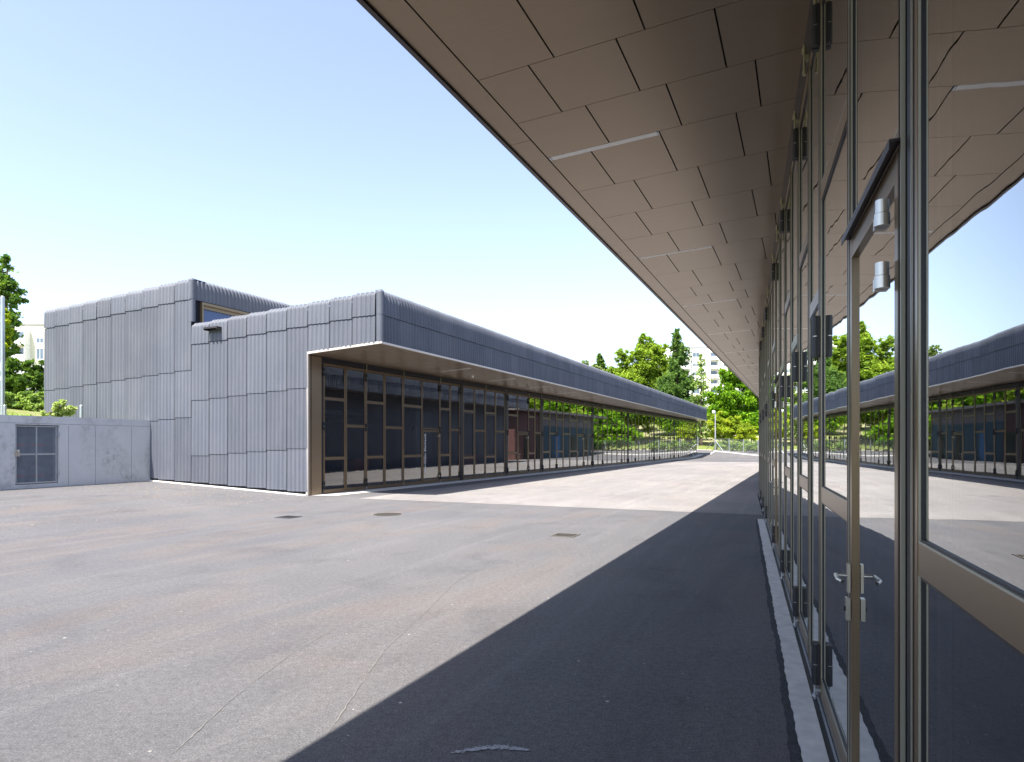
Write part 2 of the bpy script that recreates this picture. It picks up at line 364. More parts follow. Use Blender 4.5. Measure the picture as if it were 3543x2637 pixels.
def handle_mesh(dirx=-1):
    h = MB()
    h.box(-.018, .004, -.075, .018, .016, .055); h.box(-.020, .004, -.20, .020, .022, -.10)
    h.tube((0, .01, .0), (0, .062, .0), .0095, seg=12); h.ball((0, .062, 0), .0097)
    h.tube((0, .062, 0), (dirx*.095, .066, 0), .0095, seg=12); h.ball((dirx*.095, .066, 0), .0097); h.tube((dirx*.095, .066, 0), (dirx*.125, .05, -.006), .0095, seg=12)
    h.tube((0, .02, -.15), (0, .03, -.15), .011, seg=12, mi=1)
    return h.mesh('handle', [M['alu'], M['black']])
HANDLE = {1: handle_mesh(1), -1: handle_mesh(-1)}
def wicket_hinge_mesh():
    h = MB(); h.tube((0, .028, .042), (0, .028, .085), .021, seg=16); h.tube((0, .028, 0), (0, .028, .040), .024, seg=16)
    h.box(0, .006, 0, .055, .046, .040); h.box(.0, -.004, .042, -.04, .02, .085) if False else None
    return h.mesh('door_hinge', [M['alu']])
WH = wicket_hinge_mesh()
LEAFCACHE = {}
def put_leaf(parent, name, kind, loc, rz, wd, H, tr, fine=False, handle=0):
    key = (kind, round(wd, 3), H, fine)
    if key not in LEAFCACHE:
        f, gl = leaf_mesh(kind, wd, H, tr, fine)
        LEAFCACHE[key] = (f.mesh('door_leaf', [M['bronze'], M['black'], M['edge'], M['bronze_d']]), gl.mesh('glass_pane', [M['glass']]))
    fm, gm = LEAFCACHE[key]
    o = link(name, fm, parent, loc, rz); link('glass_pane', gm, o); return o
# ------------------------------------------------------------------ FAR BUILDING (low hall with canopy + taller volume)
A0 = 15.91; PE = -11.2; AE = 85.4; SLP = .06
FB = thing('workshop_building', 'long low corrugated workshop hall across the yard with glass doors under its canopy', 'building', W(-13.9, A0, 0), -TH)
def L(p, a, z=0): return (p+13.9, a-A0, z)          # yard grid -> building local
def fl(p): return SLP*(p+18.8)
mb = MB(); SR = MB()
edges = [PE-.17-.827*k for k in range(0, 10)]       # column joints of the low hall, right to left
low = list(zip(edges[:-1], edges[1:]))
U = (-1, 0); NRM = (0, -1)
def endcol(pr_, pl, rows, captop=None, capz=None):
    wd = pr_-pl-.007; ph = -pr_
    o = L(pr_, A0)
    for (z0, z1) in rows: sheet(mb, o, U, NRM, wd, flat(z0, z1), off=.02, phase=ph, edge=.003); screws(mb, o, U, NRM, wd, z0)
    if captop is not None:
        sheet(mb, o, U, NRM, wd, cap(capz, captop, .13, .5), off=.026, edge=.005, phase=ph); screws(mb, o, U, NRM, wd, capz); screws(mb, o, U, NRM, wd, captop-.28)
GAP = .013
PJ = -13.86
for (a, b) in low:
    l = fl(b); top, j1, jb, jc = 5.66+l, 4.98+l, 3.10+l, 1.25+l
    bot = max(zg(b, A0), .02)+.09
    if a > PJ+.3: rows = [(4.615+.0*l if False else 4.545+SLP*(b-PE)+.085, j1-GAP)]
    else: rows = [(jb+.0, j1-GAP), (jc, jb-GAP), (bot, jc-GAP)]
    endcol(a, b, rows, top, j1)
# taller volume
hi = [(-18.81-.8*k, -18.81-.8*(k+1)) for k in range(9)]+[(-26.01, -26.64)]
for (a, b) in hi:
    l = fl(b); top, j1, jb, jc = 7.215+l, 6.54+l, 4.16+l, 2.58+l
    bot = zg(b, A0)+.08
    endcol(a, b, [(jb, j1-GAP), (jc, jb-GAP), (bot, jc-GAP)], top, j1)
tag(build('end_wall_cladding', mb, [M['sheet'], M['screw']], FB), 'sunlit corrugated end wall in stepped sheets')
# dark backing behind the sheets
mb = MB()
def sl_box(p0, p1, a0, a1, z0, zt, mi=0):            # top follows the roof fall
    q = [(p0, a0), (p1, a0), (p1, a1), (p0, a1)]
    mb.prism([(*L(p, a)[:2], z0, zt(p)) for p, a in q], 0, 0, mi)
sl_box(-18.8, PJ, A0+.015, A0+.16, -.1, lambda p: 5.42+fl(p))
sl_box(PJ, PE-.02, A0+.015, A0+.16, 4.60, lambda p: 5.42+fl(p))
sl_box(-26.62, -18.83, A0+.015, A0+.16, -.1, lambda p: 6.95+fl(p))
build('wall_core', mb, M['dark'], FB)
# long fascia
mb = MB()
cols = []; a = A0+.085
while a < AE-.2: cols.append(a); a += .827
for a in cols:
    wd = min(.827, AE-a); o = L(PE, a)
    sheet(mb, o, (0, 1), (1, 0), wd, [(-.02, 4.60, 1, 0), (.012, 4.60, 1, 0), (0, 5.375, 1, 0)], off=-.01, seg=10, edge=.0015)
    sheet(mb, o, (0, 1), (1, 0), wd, cap(5.39, 6.11, .14, .12), off=-.004, edge=.0015, seg=8)
# rounded corner pieces
def corner(mb, p, a, z0, z1, r=.07, sp=1):
    c = L(p-r, a+r)
    mb.tube((c[0], c[1], z0), (c[0], c[1], z1), r+.03, seg=20); mb.ball((c[0], c[1], z1), r+.03, 0, 20, 10)
corner(mb, PE+.02, A0-.02, 4.60, 5.375, .085); corner(mb, PE+.024, A0-.024, 5.395, 6.03, .085)
build('fascia_cladding', mb, M['sheet'], FB)
mb = MB(); mb.box(*L(PE-.2, A0+.15, 4.6), *L(PE-.04, AE-.02, 5.85)); build('fascia_core', mb, M['dark'], FB)
mb = MB()   # trims: below fascia, around the end opening
mb.prism([(*L(PE-.03, A0-.03)[:2], 4.545, 4.60), (*L(PE+.045, A0-.03)[:2], 4.545, 4.60), (*L(PE+.045, AE)[:2], 4.545, 4.60), (*L(PE-.03, AE)[:2], 4.545, 4.60)], 0, 0)
q = [(PJ-.05, A0-.045), (PE-.032, A0-.045), (PE-.032, A0+.03), (PJ-.05, A0+.03)]
mb.prism([(*L(p, a)[:2], 4.545+SLP*(p-PE)-.002, 4.545+SLP*(p-PE)+.062) for p, a in q], 0, 0)
mb.box(*L(PJ-.05, A0-.045, .0), *L(PJ+.012, A0+.03, 4.385))
build('edge_trim', mb, M['trim'], FB)
# canopy soffit panels
mb = MB()
def sof(p): return 4.545+SLP*(p-PE)
def fac(a): return -13.89+(a-16.54)*math.tan(R(1.575))      # facade line: it draws nearer the canopy edge
a = A0+.05; r = 0
while a < AE-.05:
    a1 = min(a+1.065, AE-.02); p = PE-.32; ps = [PE-.03, p]; p -= .47 if r % 2 else .85
    while p > -14.3: ps.append(p); p -= .745
    ps.append(-14.4)
    for b, c in zip(ps[:-1], ps[1:]):
        g_ = .006
        q = [(c+g_, a+g_), (b-g_, a+g_), (b-g_, a1-g_), (c+g_, a1-g_)]
        mb.prism([(*L(*t)[:2], sof(t[0]), sof(t[0])+.02) for t in q], 0, 0)
    a = a1 if a1 < AE-.03 else AE; r += 1
build('canopy_soffit', mb, M['soffit'], FB)
mb = MB(); q = [(-14.4, A0+.04), (PE-.05, A0+.04), (PE-.05, AE-.04), (-14.4, AE-.04)]
mb.prism([(*L(*t)[:2], sof(t[0])+.025, sof(t[0])+.06) for t in q], 0, 0); build('soffit_backing', mb, M['dark'], FB)
mb = MB()   # roof deck + rear and far walls
q = [(-18.8, A0+.3), (PE-.3, A0+.3), (PE-.3, AE-.1), (-18.8, AE-.1)]
mb.prism([(*L(*t)[:2], 5.2+fl(t[0]), 5.52+fl(t[0])) for t in q], 0, 0)
q = [(-26.6, A0+.3), (-18.85, A0+.3), (-18.85, 60), (-26.6, 60)]
mb.prism([(*L(*t)[:2], 6.8+fl(t[0]), 7.1+fl(t[0])) for t in q], 0, 0)
build('roof', mb, M['roofs'], FB)
mb = MB(); mb.box(*L(-26.6, 59.8, -.2), *L(-18.8, 60, 6.9)); mb.box(*L(-26.64, A0+.2, -.2), *L(-26.5, 60, 6.6)); mb.box(*L(-22.2, AE-1.6, -.2), *L(-12.2, AE-1.4, 4.9)); mb.box(*L(-22.2, 60, 0), *L(-22, AE-1.6, 5.0))
build('rear_wall', mb, M['sheet'], FB)
# taller volume: yard-side face above the low roof
mb = MB(); a = A0+.08
while a < 58:
    sheet(mb, L(-18.8, a), (0, 1), (1, 0), .827, cap(6.50, 7.215, .14, .12), off=0, edge=.0015, seg=8); a += .827
corner(mb, -18.79, A0-.02, 5.75, 6.50, .075); corner(mb, -18.786, A0-.024, 6.52, 7.13, .075)
build('clerestory_cladding', mb, M['sheet'], FB)
mb = MB(); mb.box(*L(-19.0, A0+.12, 5.3), *L(-18.86, A0+.36, 6.5)); mb.box(*L(-19.1, A0+.16, 6.45), *L(-18.95, 58, 6.98)); build('clerestory_core', mb, M['dark'], FB)
wf = MB(); wp = MB()
wf.box(*L(-18.92, A0+.36, 6.38), *L(-18.74, 57, 6.47)); wf.box(*L(-18.92, A0+.36, 5.5), *L(-18.74, A0+.42, 6.38))
wf.box(*L(-18.96, A0+.42, 6.27), *L(-18.84, 57, 6.38))
a = A0+.42
while a < 55:
    wf.box(*L(-18.95, a, 5.5), *L(-18.83, a+.07, 6.27)); wp.box(*L(-18.93, a+.07, 5.5), *L(-18.91, a+1.75, 6.27)); a += 1.75
w_ = build('clerestory_window', wf, M['bronze'], FB); tag(w_, 'bronze framed ribbon window above the low roof'); build('glass_pane', wp, plain('painted_sky_pane', (.03, .06, .17), .08, 0, .5, .8, .6), w_)  # opaque deep blue paints the sky reflection into the panes
mb = MB(); mb.box(*L(-24, A0+.5, 5.4), *L(-23.8, 57, 6.6)); mb.box(*L(-24, A0+.5, 5.3), *L(-19.0, 57, 5.4)); build('clerestory_room', mb, M['blind'], FB)
# end wall vent
mb = MB(); pv = -19.02
pa_ = -19.75+.0
vx = -19.0
vc = L(-19.88+.0, A0)
v0 = L(-20.0, A0)
def ventbox():
    m_ = MB(); x1 = L(-18.81-.95, A0)[0]; x0 = x1-.47
    return m_
vl, vr = L(-19.68+.0, A0)[0], L(-19.68+.48, A0)[0]
vl, vr = L(-18.81+.07-.0, A0)[0], L(-18.81+.0, A0)[0]
# placed on the second low column: p about -17.9 .. -17.3
vl, vr = L(-17.98, A0)[0], L(-17.38, A0)[0]
z = 5.43
mb.box(vl, -.26, z, vr, -.0, z+.025); mb.box(vl, -.26, z-.07, vl+.012, -.0, z); mb.box(vr-.012, -.26, z-.07, vr, -.0, z); mb.box(vl+.012, -.26, z-.03, vr-.012, -.25, z)
mb.box(vl+.02, -.062, z-.13, vr-.02, -.0, z-.005, 1)  # black box paints in the shade of the opening under the hood
build('air_vent', mb, [M['bronze_d'], M['black']], FB)
# bronze jamb
mb = MB(); mb.box(*L(PJ-.04, A0+.035, .0), *L(PJ+.0, 16.52, 2.45)); mb.box(*L(PJ-.04, A0+.035, 2.455), *L(PJ+.0, 16.52, 4.36)); build('door_jamb', mb, M['soffit'], FB)
# door leaves
HL_, ZB = 4.13, .07
ang = R(-91.575); al = Vector((math.sin(R(1.575)), math.cos(R(1.575)))); on = Vector((al.y, -al.x))
def FP(s_, out=0.0): return Vector((-13.89, 16.54))+al*s_+on*out
trA = [(1.06, 1.15), (2.97, 3.06)]; trB = [(2.12, 2.21)]; trD = [(2.14, 2.20)]; trW = [(.92, 1.0), (2.97, 3.06)]; trV = [(1.02, 1.10), (2.97, 3.06)]
TRS = {'A': ('a', trA), 'B': ('b', trB), 'D': ('door', trD), 'W': ('win', trW), 'V': ('vent', trV)}
m8 = [(1.07, 'A'), (1.06, 'B'), (1.07, 'A'), (1.15, 'B'), (1.30, 'A'), (1.30, 'D'), (.83, 'A'), (.83, 'B')]
mods = [(.10, m8, .26), (0, [(1.04, 'W'), (1.05, 'B'), (1.05, 'W'), (1.03, 'B')], .28), (0, [(1.22, 'A'), (1.36, 'D'), (.86, 'V'), (.8, 'B')], .28)]
mods += [(0, m8, .26)]*5
s_ = 0; COLS = []; leaves = []
for (pre, mod, post) in mods:
    s_ += pre
    if s_+sum(x[0] for x in mod) > 68.5: break
    for i, (wd, k) in enumerate(mod): leaves.append((s_, wd, k, i, len(mod))); s_ += wd
    COLS.append((s_, s_+post)); s_ += post
    S_END = s_
rem = 67.2-S_END; 
while rem > 1.0:
    leaves.append((S_END, 1.02, 'A' if len(leaves) % 2 else 'B', 1, 4)); S_END += 1.02; rem -= 1.02
LETTER_DOOR = None
for i, (s0, wd, k, idx, n) in enumerate(leaves):
    q = FP(s0+wd); a_ = q.y
    zb = ZB+max(0, zg(-13, a_)-.02-0.04)
    kind, tr = TRS[k]
    o = put_leaf(FB, 'door_leaf', kind, L(q.x, q.y, ZB), ang, wd, HL_, tr)
    if k == 'D':
        h = link('handle', HANDLE[1], o, (.10 if False else wd-.12, 0, 1.02)); h.data = HANDLE[-1]
        for zz in (.22, 1.86): link('door_hinge', WH, o, (.085, 0, zz), 0)
        if LETTER_DOOR is None: LETTER_DOOR = (o, wd)
    if n == 8 and idx in (0, 2, 6) or (n == 4 and k in 'AV'):
        for zz in (.12, 2.0, HL_-.42): link('hinge', HINGE, o, (wd, .01, zz))
    if n == 8 and idx == 7: 
        for zz in (.12, 2.0, HL_-.42): link('hinge', HINGE, o, (0, .01, zz))
    if idx in (1, 3, 5): link('bolt_rod', ROD, o, (0.0, .012, -.06)); link('top_bolt', TOPB, o, (0.0, .012, HL_-.03))
# lettering on the first wicket door
fc = bpy.data.curves.new('lettering', 'FONT'); fc.body = 'Werkstatt Mechanik'; fc.size = .165; fc.extrude = .001; fc.offset = .0022; fc.space_character = 1.06
to = bpy.data.objects.new('tmp', fc); C.objects.link(to); bpy.context.view_layer.update()
me = bpy.data.meshes.new_from_object(to.evaluated_get(bpy.context.evaluated_depsgraph_get())); bpy.data.objects.remove(to)
me.materials.clear(); me.materials.append(M['letter']); me.name = 'lettering'
do, dw = LETTER_DOOR
lo = link('lettering', me, do, (dw-.175, -.018, .36)); ext = max(v.co.x for v in me.vertices)
lo.rotation_euler = Matrix(((0, 1, 0), (0, 0, 1), (1, 0, 0))).to_euler()
lo.scale = (1.56/ext, 1, 1)
lo.location = (dw-.27, -.008, .42)
# header, columns, threshold, interior
mb = MB()
def strip(sa, sb, o0, o1, z0, z1, mi=0):
    q = [FP(sa, o0), FP(sa, o1), FP(sb, o1), FP(sb, o0)]
    mb.prism([L(t.x, t.y)[:2] for t in q][::-1], z0, z1, mi)
strip(-.0, S_END+.05, -.12, .02, ZB+HL_+.012, 4.375)
strip(-.0, S_END+.05, .02, .05, ZB+HL_+.06, ZB+HL_+.075, 1)
for (c0, c1) in COLS: strip(c0+.01, c1-.01, -.14, .012, 0, ZB+HL_+.012)
strip(-.02, .09, -.14, .0, 0, ZB+HL_+.012)
build('door_frame', mb, [M['black'], M['bronze_d']], FB)
mb = MB(); strip(-.3, S_END+.05, -.12, .035, -.05, ZB-.012); build('threshold', mb, M['zinc'], FB)
mb = MB()
strip(-.3, S_END, -8.0, -.12, -.02, ZB-.03, 1); strip(-.2, S_END, -8.1, -8.0, 0, 4.5, 0); strip(-.2, S_END, -8.0, -.13, 4.41, 4.46, 2)
for sx in (0-.2, 9.3, 13.8, 18.4, 27.6, 36.8, 46, 55, S_END): strip(sx, sx+.1, -8.0, -.16, 0, 4.41, 0)
build('interior', mb, [M['wallin'], M['floorin'], M['ceilin']], FB)
mb = MB()   # service ducts and dark band inside
strip(.2, 9.2, -5.2, -4.9, 2.55, 2.75, 0); strip(.2, 9.2, -5.3, -4.9, 2.95, 3.1, 1)
strip(1.2, 5.5, -7.6, -7.0, 0, 2.3, 1)
build('service_ducts', mb, [M['black'], M['blind']], FB)
# strip lamps and smoke detector in the soffit
lamps = [A0+6.4+4.26*k for k in range(17)]
for a in lamps:
    m_ = MB(); p0, p1 = PE-1.7, PE-.42
    if fac(a)+.25 > p0: p0 = fac(a)+.25
    if p1-p0 < .3: continue
    q = [(p0, a), (p1, a), (p1, a+.07), (p0, a+.07)]
    m_.prism([(*L(*t)[:2], sof(t[0])-.004, sof(t[0])+.001) for t in q], 0, 0); build('strip_lamp', m_, M['lamp'], FB)
m_ = MB(); m_.tube(L(-12.55, 24.3, sof(-12.55)), L(-12.55, 24.3, sof(-12.55)-.05), .055, seg=14); m_.ball(L(-12.55, 24.3, sof(-12.55)-.06), .05); build('smoke_detector', m_, M['white'], FB)
# kerb strips on the ground
mb = MB()
vs = []
for p in [PJ-.02-i*.5 for i in range(15)]:
    if p < -20.9: break
    vs += [W(p, A0-.09, zg(p, A0)+.035), W(p, A0+.05, zg(p, A0)+.035), W(p, A0-.09, zg(p, A0)-.05)]
n = len(vs)//3
mb.add(vs, [(3*i, 3*i+1, 3*i+4, 3*i+3) for i in range(n-1)]+[(3*i+2, 3*i, 3*i+3, 3*i+5) for i in range(n-1)])
tag(build('kerb', mb, M['kerbw']), 'thin pale concrete kerb along the foot of the corrugated end wall', 'kerb')
mb = MB()
for i in range(68):
    q = [FP(i-.6 if i == 0 else i, .04), FP(i, .62), FP(i+1, .62), FP(i+1, .04)]
    mb.add([W(t.x, t.y, zg(t.x, t.y)+.008) for t in q], [(0, 1, 2, 3)])
tag(build('paving_strip', mb, M['kerb']), kind='structure')
# ------------------------------------------------------------------ things inside the hall
def cabinet(name, label, cat, s0, out, wd, dp, ht, m, grp=None):
    q = FP(s0, out); wq = W(q.x, q.y, ZB-.03)
    t = thing(name, label, cat, wq, ang-TH, grp)
    b = MB(); b.box(0, 0, .06, wd, dp, ht); b.box(.03, .03, 0, wd-.03, dp-.03, .06); body = build('body', b, m, t)
    b = MB()
    for i in range(2): b.box(i*wd/2+.01, dp, .08, (i+1)*wd/2-.01, dp+.015, ht-.03)
    build('cabinet_door', b, m, t); return t
cabinet('tool_cabinet', 'red tool cabinet behind the glass left of the lettered door', 'cabinet', 5.6, -3.0, .9, .5, 1.0, M['red'])
cabinet('machine_cabinet', 'dark machine cabinet with red base inside the first hall bay', 'machine', 5.3, -4.2, .8, .6, 1.9, M['black'])
cabinet('red_container', 'red storage container low behind the office windows', 'container', 13.0, -2.2, 1.5, .8, 1.1, M['red'])
cabinet('blue_bin', 'blue bin standing behind the second lettered bay glass', 'bin', 16.0, -2.5, .7, .7, 1.1, M['blue'])
cabinet('wall_board', 'pale blue cupboard behind the narrow leaves beside the lettered door', 'cupboard', 9.2, -2.0, 1.4, .3, 3.0, M['wallin'])
q = FP(7.9, -1.8); t = thing('cable_reel', 'black cable reel hanging on a cord behind the glass doors', 'cable reel', W(q.x, q.y, 2.35), -TH)
b = MB(); b.tube((-.06, 0, .0), (.06, 0, .0), .2, seg=20); b.tube((-.08, 0, 0), (-.06, 0, 0), .24, seg=20); b.tube((.06, 0, 0), (.08, 0, 0), .24, seg=20); build('drum', b, M['black'], t)
b = MB(); b.tube((0, .1, -.1), (.02, .12, -1.2), .012); b.tube((.02, .12, -1.2), (.02, .12, -1.35), .04); b.tube((0, 0, .2), (0, 0, 2.02), .01); build('cord', b, M['black'], t)
# ------------------------------------------------------------------ NEAR BUILDING
NB = thing('glass_fronted_workshop', 'near workshop building at right with bronze framed folding glass doors under a deep bronze canopy', 'building', W(0, 0, 0), -TH)
PO, PI_ = -2.83, -2.57; AN0, AN1 = -6.5, 54.5
def zn(p): return EYE+3.12+.05*(p+2.57)
aln = Vector((-math.sin(R(4.55)), math.cos(R(4.55)))); onn = Vector((-aln.y, aln.x)); angn = R(94.55)
def NP(s_, out=0.0): return Vector((.4475, .198))+aln*s_+onn*out
lights = [6.75+4.26*k for k in range(-3, 11)]
rows = []
for k, a in enumerate(lights):
    sp = [1.065]*4 if (k-3) % 2 == 0 else [1.29, 1.29, .84, .84]
    for j, x in enumerate(sp): rows.append((a+sum(sp[:j]), a+sum(sp[:j+1]), j, a))
mb = MB(); gsp = .007
cnt = 0
for (a0, a1, j, al_) in rows:
    off = .47 if j % 2 == 0 else .70
    lit = j == 0
    ps = [PI_]; p = PI_+off
    while p < 2.2: ps.append(p); p += .745
    for pi, (b, c) in enumerate(zip(ps[:-1], ps[1:])):
        s0 = a0+gsp*.5
        if lit and c <= PI_+off+.75: s0 = a0+.088
        dz = 0
        q = [(b+gsp, s0), (c-gsp, s0), (c-gsp, a1-gsp*.5), (b+gsp, a1-gsp*.5)]
        mb.prism([(t[0], t[1], zn(t[0]), zn(t[0])+.02) for t in q], 0, 0)
a = AN0
while a < AN1:
    q = [(PO+.02, a+.003), (PI_-.006, a+.003), (PI_-.006, a+4.257), (PO+.02, a+4.257)]
    mb.prism([(t[0], t[1], zn(t[0])-.002, zn(t[0])+.02) for t in q], 0, 0); a += 4.26
build('canopy_soffit', mb, M['soffit'], NB)
mb = MB(); q = [(PO+.03, AN0), (2.3, AN0), (2.3, AN1), (PO+.03, AN1)]
mb.prism([(t[0], t[1], zn(t[0])+.03, zn(t[0])+.07) for t in q], 0, 0); build('soffit_backing', mb, M['dark'], NB)
for a in lights:
    m_ = MB(); q = [(PI_+.012, a+.004), (PI_+.035, a+.004), (PI_+.035, a+.084), (PI_+.012, a+.084)]
    m_.prism([(t[0], t[1], zn(t[0])-.003, zn(t[0])+.01) for t in q], 0, 0, 1)
    q = [(PI_+.037, a+.004), (-1.385, a+.004), (-1.385, a+.084), (PI_+.037, a+.084)]
    m_.prism([(t[0], t[1], zn(t[0])-.001, zn(t[0])+.01) for t in q], 0, 0, 0)
    q = [(-1.383, a+.004), (-1.36, a+.004), (-1.36, a+.084), (-1.383, a+.084)]
    m_.prism([(t[0], t[1], zn(t[0])-.003, zn(t[0])+.01) for t in q], 0, 0, 1)
    build('strip_lamp', m_, [M['lamp'], M['zinc']], NB)
mb = MB(); a = AN0
while a < AN1-.3:
    sheet(mb, (PO, a+.827), (0, -1), (-1, 0), .827, [(-.02, 4.784, 1, 0), (.012, 4.784, 1, 0), (0, 5.5, 1, 0)], off=-.03, seg=6)
    sheet(mb, (PO, a+.827), (0, -1), (-1, 0), .827, cap(5.52, 6.2, .2, .6), off=-.024, edge=.0015, seg=6); a += .827
build('fascia_cladding', mb, M['sheet'], NB)
mb = MB(); mb.box(PO-.024, AN0, 4.735, PO+.018, AN1, 4.78); build('edge_trim', mb, M['bronze_d'], NB)
mb = MB(); mb.box(PO+.04, AN0, 4.85, PO+.25, AN1, 5.9); build('fascia_core', mb, M['dark'], NB)
mb = MB(); mb.box(PO+.4, AN0, 5.75, 14, AN1, 5.95); build('roof', mb, M['roofs'], NB)
# door leaves: distance along the facade from the station beside the camera (depth / cos)
cs = math.cos(R(19.35))
HN, ZN = 4.5, .03
tA = [(1.25, 1.34), (3.17, 3.27)]; tB = [(2.55, 2.64)]; tD = [(2.56, 2.62)]
NT = {'A': ('a', tA), 'B': ('b', tB), 'D': ('door', tD)}
nb = [(-3.4, -2.3, 'A'), (-2.3, -1.25, 'B'), (-1.25, -.2, 'A'), (-.2, .82, 'B'), (.82, 1.93, 'A'), (2.045, 3.07, 'D'), (3.07, 4.27, 'A'), (4.27, 5.0, 'B'), (5.0, 5.94, 'A'),
      (6.0, 6.92, 'B'), (6.92, 8.0, 'A'), (8.0, 9.1, 'B'), (9.22, 10.35, 'D'), (10.35, 11.5, 'A'), (11.5, 12.6, 'B'), (12.6, 13.7, 'A'), (13.85, 14.9, 'B'),
      (14.9, 16.0, 'A'), (16.0, 17.1, 'B'), (17.1, 18.2, 'A'), (18.2, 19.3, 'B'), (19.3, 20.4, 'A'), (20.4, 21.5, 'B')]
hg = {4.27, 5.94, 8.0, 10.35, 13.7, 16.0, 18.2}
for (z0, z1, k) in nb:
    s0, s1 = z0/cs, z1/cs; q = NP(s0); kind, tr = NT[k]
    o = put_leaf(NB, 'door_leaf', kind, (q.x, q.y, ZN), angn, s1-s0, HN, tr, True)
    if k == 'D':
        link('handle', HANDLE[-1], o, (s1-s0-.075, .003, 1.02)); 
        for zz in (2.13, 2.335): link('door_hinge', WH, o, (.125, .004, zz), math.pi).rotation_euler = (0, 0, 0)
    if z1 in hg:
        for zz in (.07, 2.18, HN-.32): link('hinge', HINGE, o, (s1-s0, .006, zz))
        link('bolt_rod', ROD, o, (s1-s0-.03, .0, -.08)); link('top_bolt', TOPB, o, (s1-s0-.028, .0, HN-.1))
    if z1 in (9.1, 5.0, 12.6): link('top_bolt', TOPB, o, (s1-s0-.01, .0, HN-.06))
mb = MB()
def nstrip(sa, sb, o0, o1, z0, z1, mi=0):
    q = [NP(sa, o0), NP(sb, o0), NP(sb, o1), NP(sa, o1)]
    mb.prism([(t.x, t.y) for t in q], z0, z1, mi)
nstrip(-3.6, 21.5/cs, -.14, .0, ZN+HN+.012, 4.93)
for c0, c1 in ((1.94, 2.035), (5.945, 5.995), (9.11, 9.21), (13.71, 13.84)): nstrip(c0/cs, c1/cs, -.12, -.012, 0, ZN+HN+.01)
nstrip(21.5/cs, 21.5/cs+.1, -.3, .0, 0, 4.9, 1)
for (z0, z1, k) in nb: nstrip(z1/cs-.007, z1/cs+.007, -.12, -.05, 0, ZN+HN)
build('door_frame', mb, [M['black'], M['bronze']], NB)
mb = MB(); nstrip(-3.6, 21.5/cs, -.12, -.002, -.03, ZN-.012); nstrip(-3.6, 21.4/cs, .004, .014, -.01, .016); build('threshold', mb, M['zinc'], NB)
mb = MB(); nstrip(-3.6, 21.4/cs, .0, .046, -.055, .004); 
build('drain_slot', mb, M['black'], NB)
mb = MB(); nstrip(-4, 21.4/cs, -9, -.12, -.03, ZN-.02, 1); nstrip(-4, 21.4/cs, -9.1, -9, 0, 4.8, 0); nstrip(-4, 21.4/cs, -9, -.15, 4.72, 4.78, 2)
nstrip(-4.1, -4, -9, -.1, 0, 4.8, 0); nstrip(21.35/cs, 21.45/cs, -9, -.15, 0, 4.8, 0)
build('interior', mb, [M['wallin'], M['floorin'], M['ceilin']], NB)
# the facade folds and runs on behind
mb = MB()
e = NP(21.5/cs+.1)
mb.prism([(e.x, e.y), (9, e.y+2), (9, 54), (e.x+.25, 54)], 0, 4.95); build('rear_wing', mb, M['sheet'], NB)
# steel legs of a bench seen through the nearest pane
q = NP(.6, -2.0); wq = W(q.x, q.y, .02)
t = thing('workbench', 'blue grey steel workbench behind the nearest glass pane', 'workbench', wq, -TH+angn)
b = MB(); b.box(-.9, -.4, .82, .9, .4, .9); build('bench_top', b, M['blind'], t)
for x, y in ((-.8, -.3), (.8, -.3), (-.8, .3), (.8, .3)):
    b = MB(); b.box(x-.05, y-.05, .02, x+.05, y+.05, .82); b.box(x-.08, y-.08, 0, x+.08, y+.08, .02); build('leg', b, M['blind'], t)
# concrete kerb strip along the near doors
mb = MB(); N_ = 400
random.seed(3)
for i in range(N_):
    s0, s1 = -4+(14.3/cs+4)*i/N_, -4+(14.3/cs+4)*(i+1)/N_
    jit = lambda s_: .180+.003*math.sin(s_*3.1)+.003*math.sin(s_*11.7)+.003*math.sin(s_*37)
    lf = .085
    q = [NP(s0, .046), NP(s1, .046), NP(s1, jit(s1)), NP(s0, jit(s0))]
    mb.add([W(t.x, t.y, .012) for t in q]+[W(q[0].x, q[0].y, -.05), W(q[1].x, q[1].y, -.05)], [(0, 3, 2, 1), (0, 1, 5, 4)])
tag(build('concrete_edge', mb, M['kerb']), 'narrow worn concrete edge strip beside the near glass doors', 'edge strip')
mb = MB()
for i in range(N_):
    s0, s1 = -4+(14.3/cs+4)*i/N_, -4+(14.3/cs+4)*(i+1)/N_
    wj = lambda s_: .225+.006*math.sin(s_*2)+.005*math.sin(s_*7.3)+.004*math.sin(s_*29); q = [NP(s0, .15), NP(s1, .15), NP(s1, wj(s1)), NP(s0, wj(s0))]
    mb.add([W(t.x, t.y, .005) for t in q], [(0, 3, 2, 1)])
tag(build('asphalt_seam', mb, M['tar']), kind='structure')
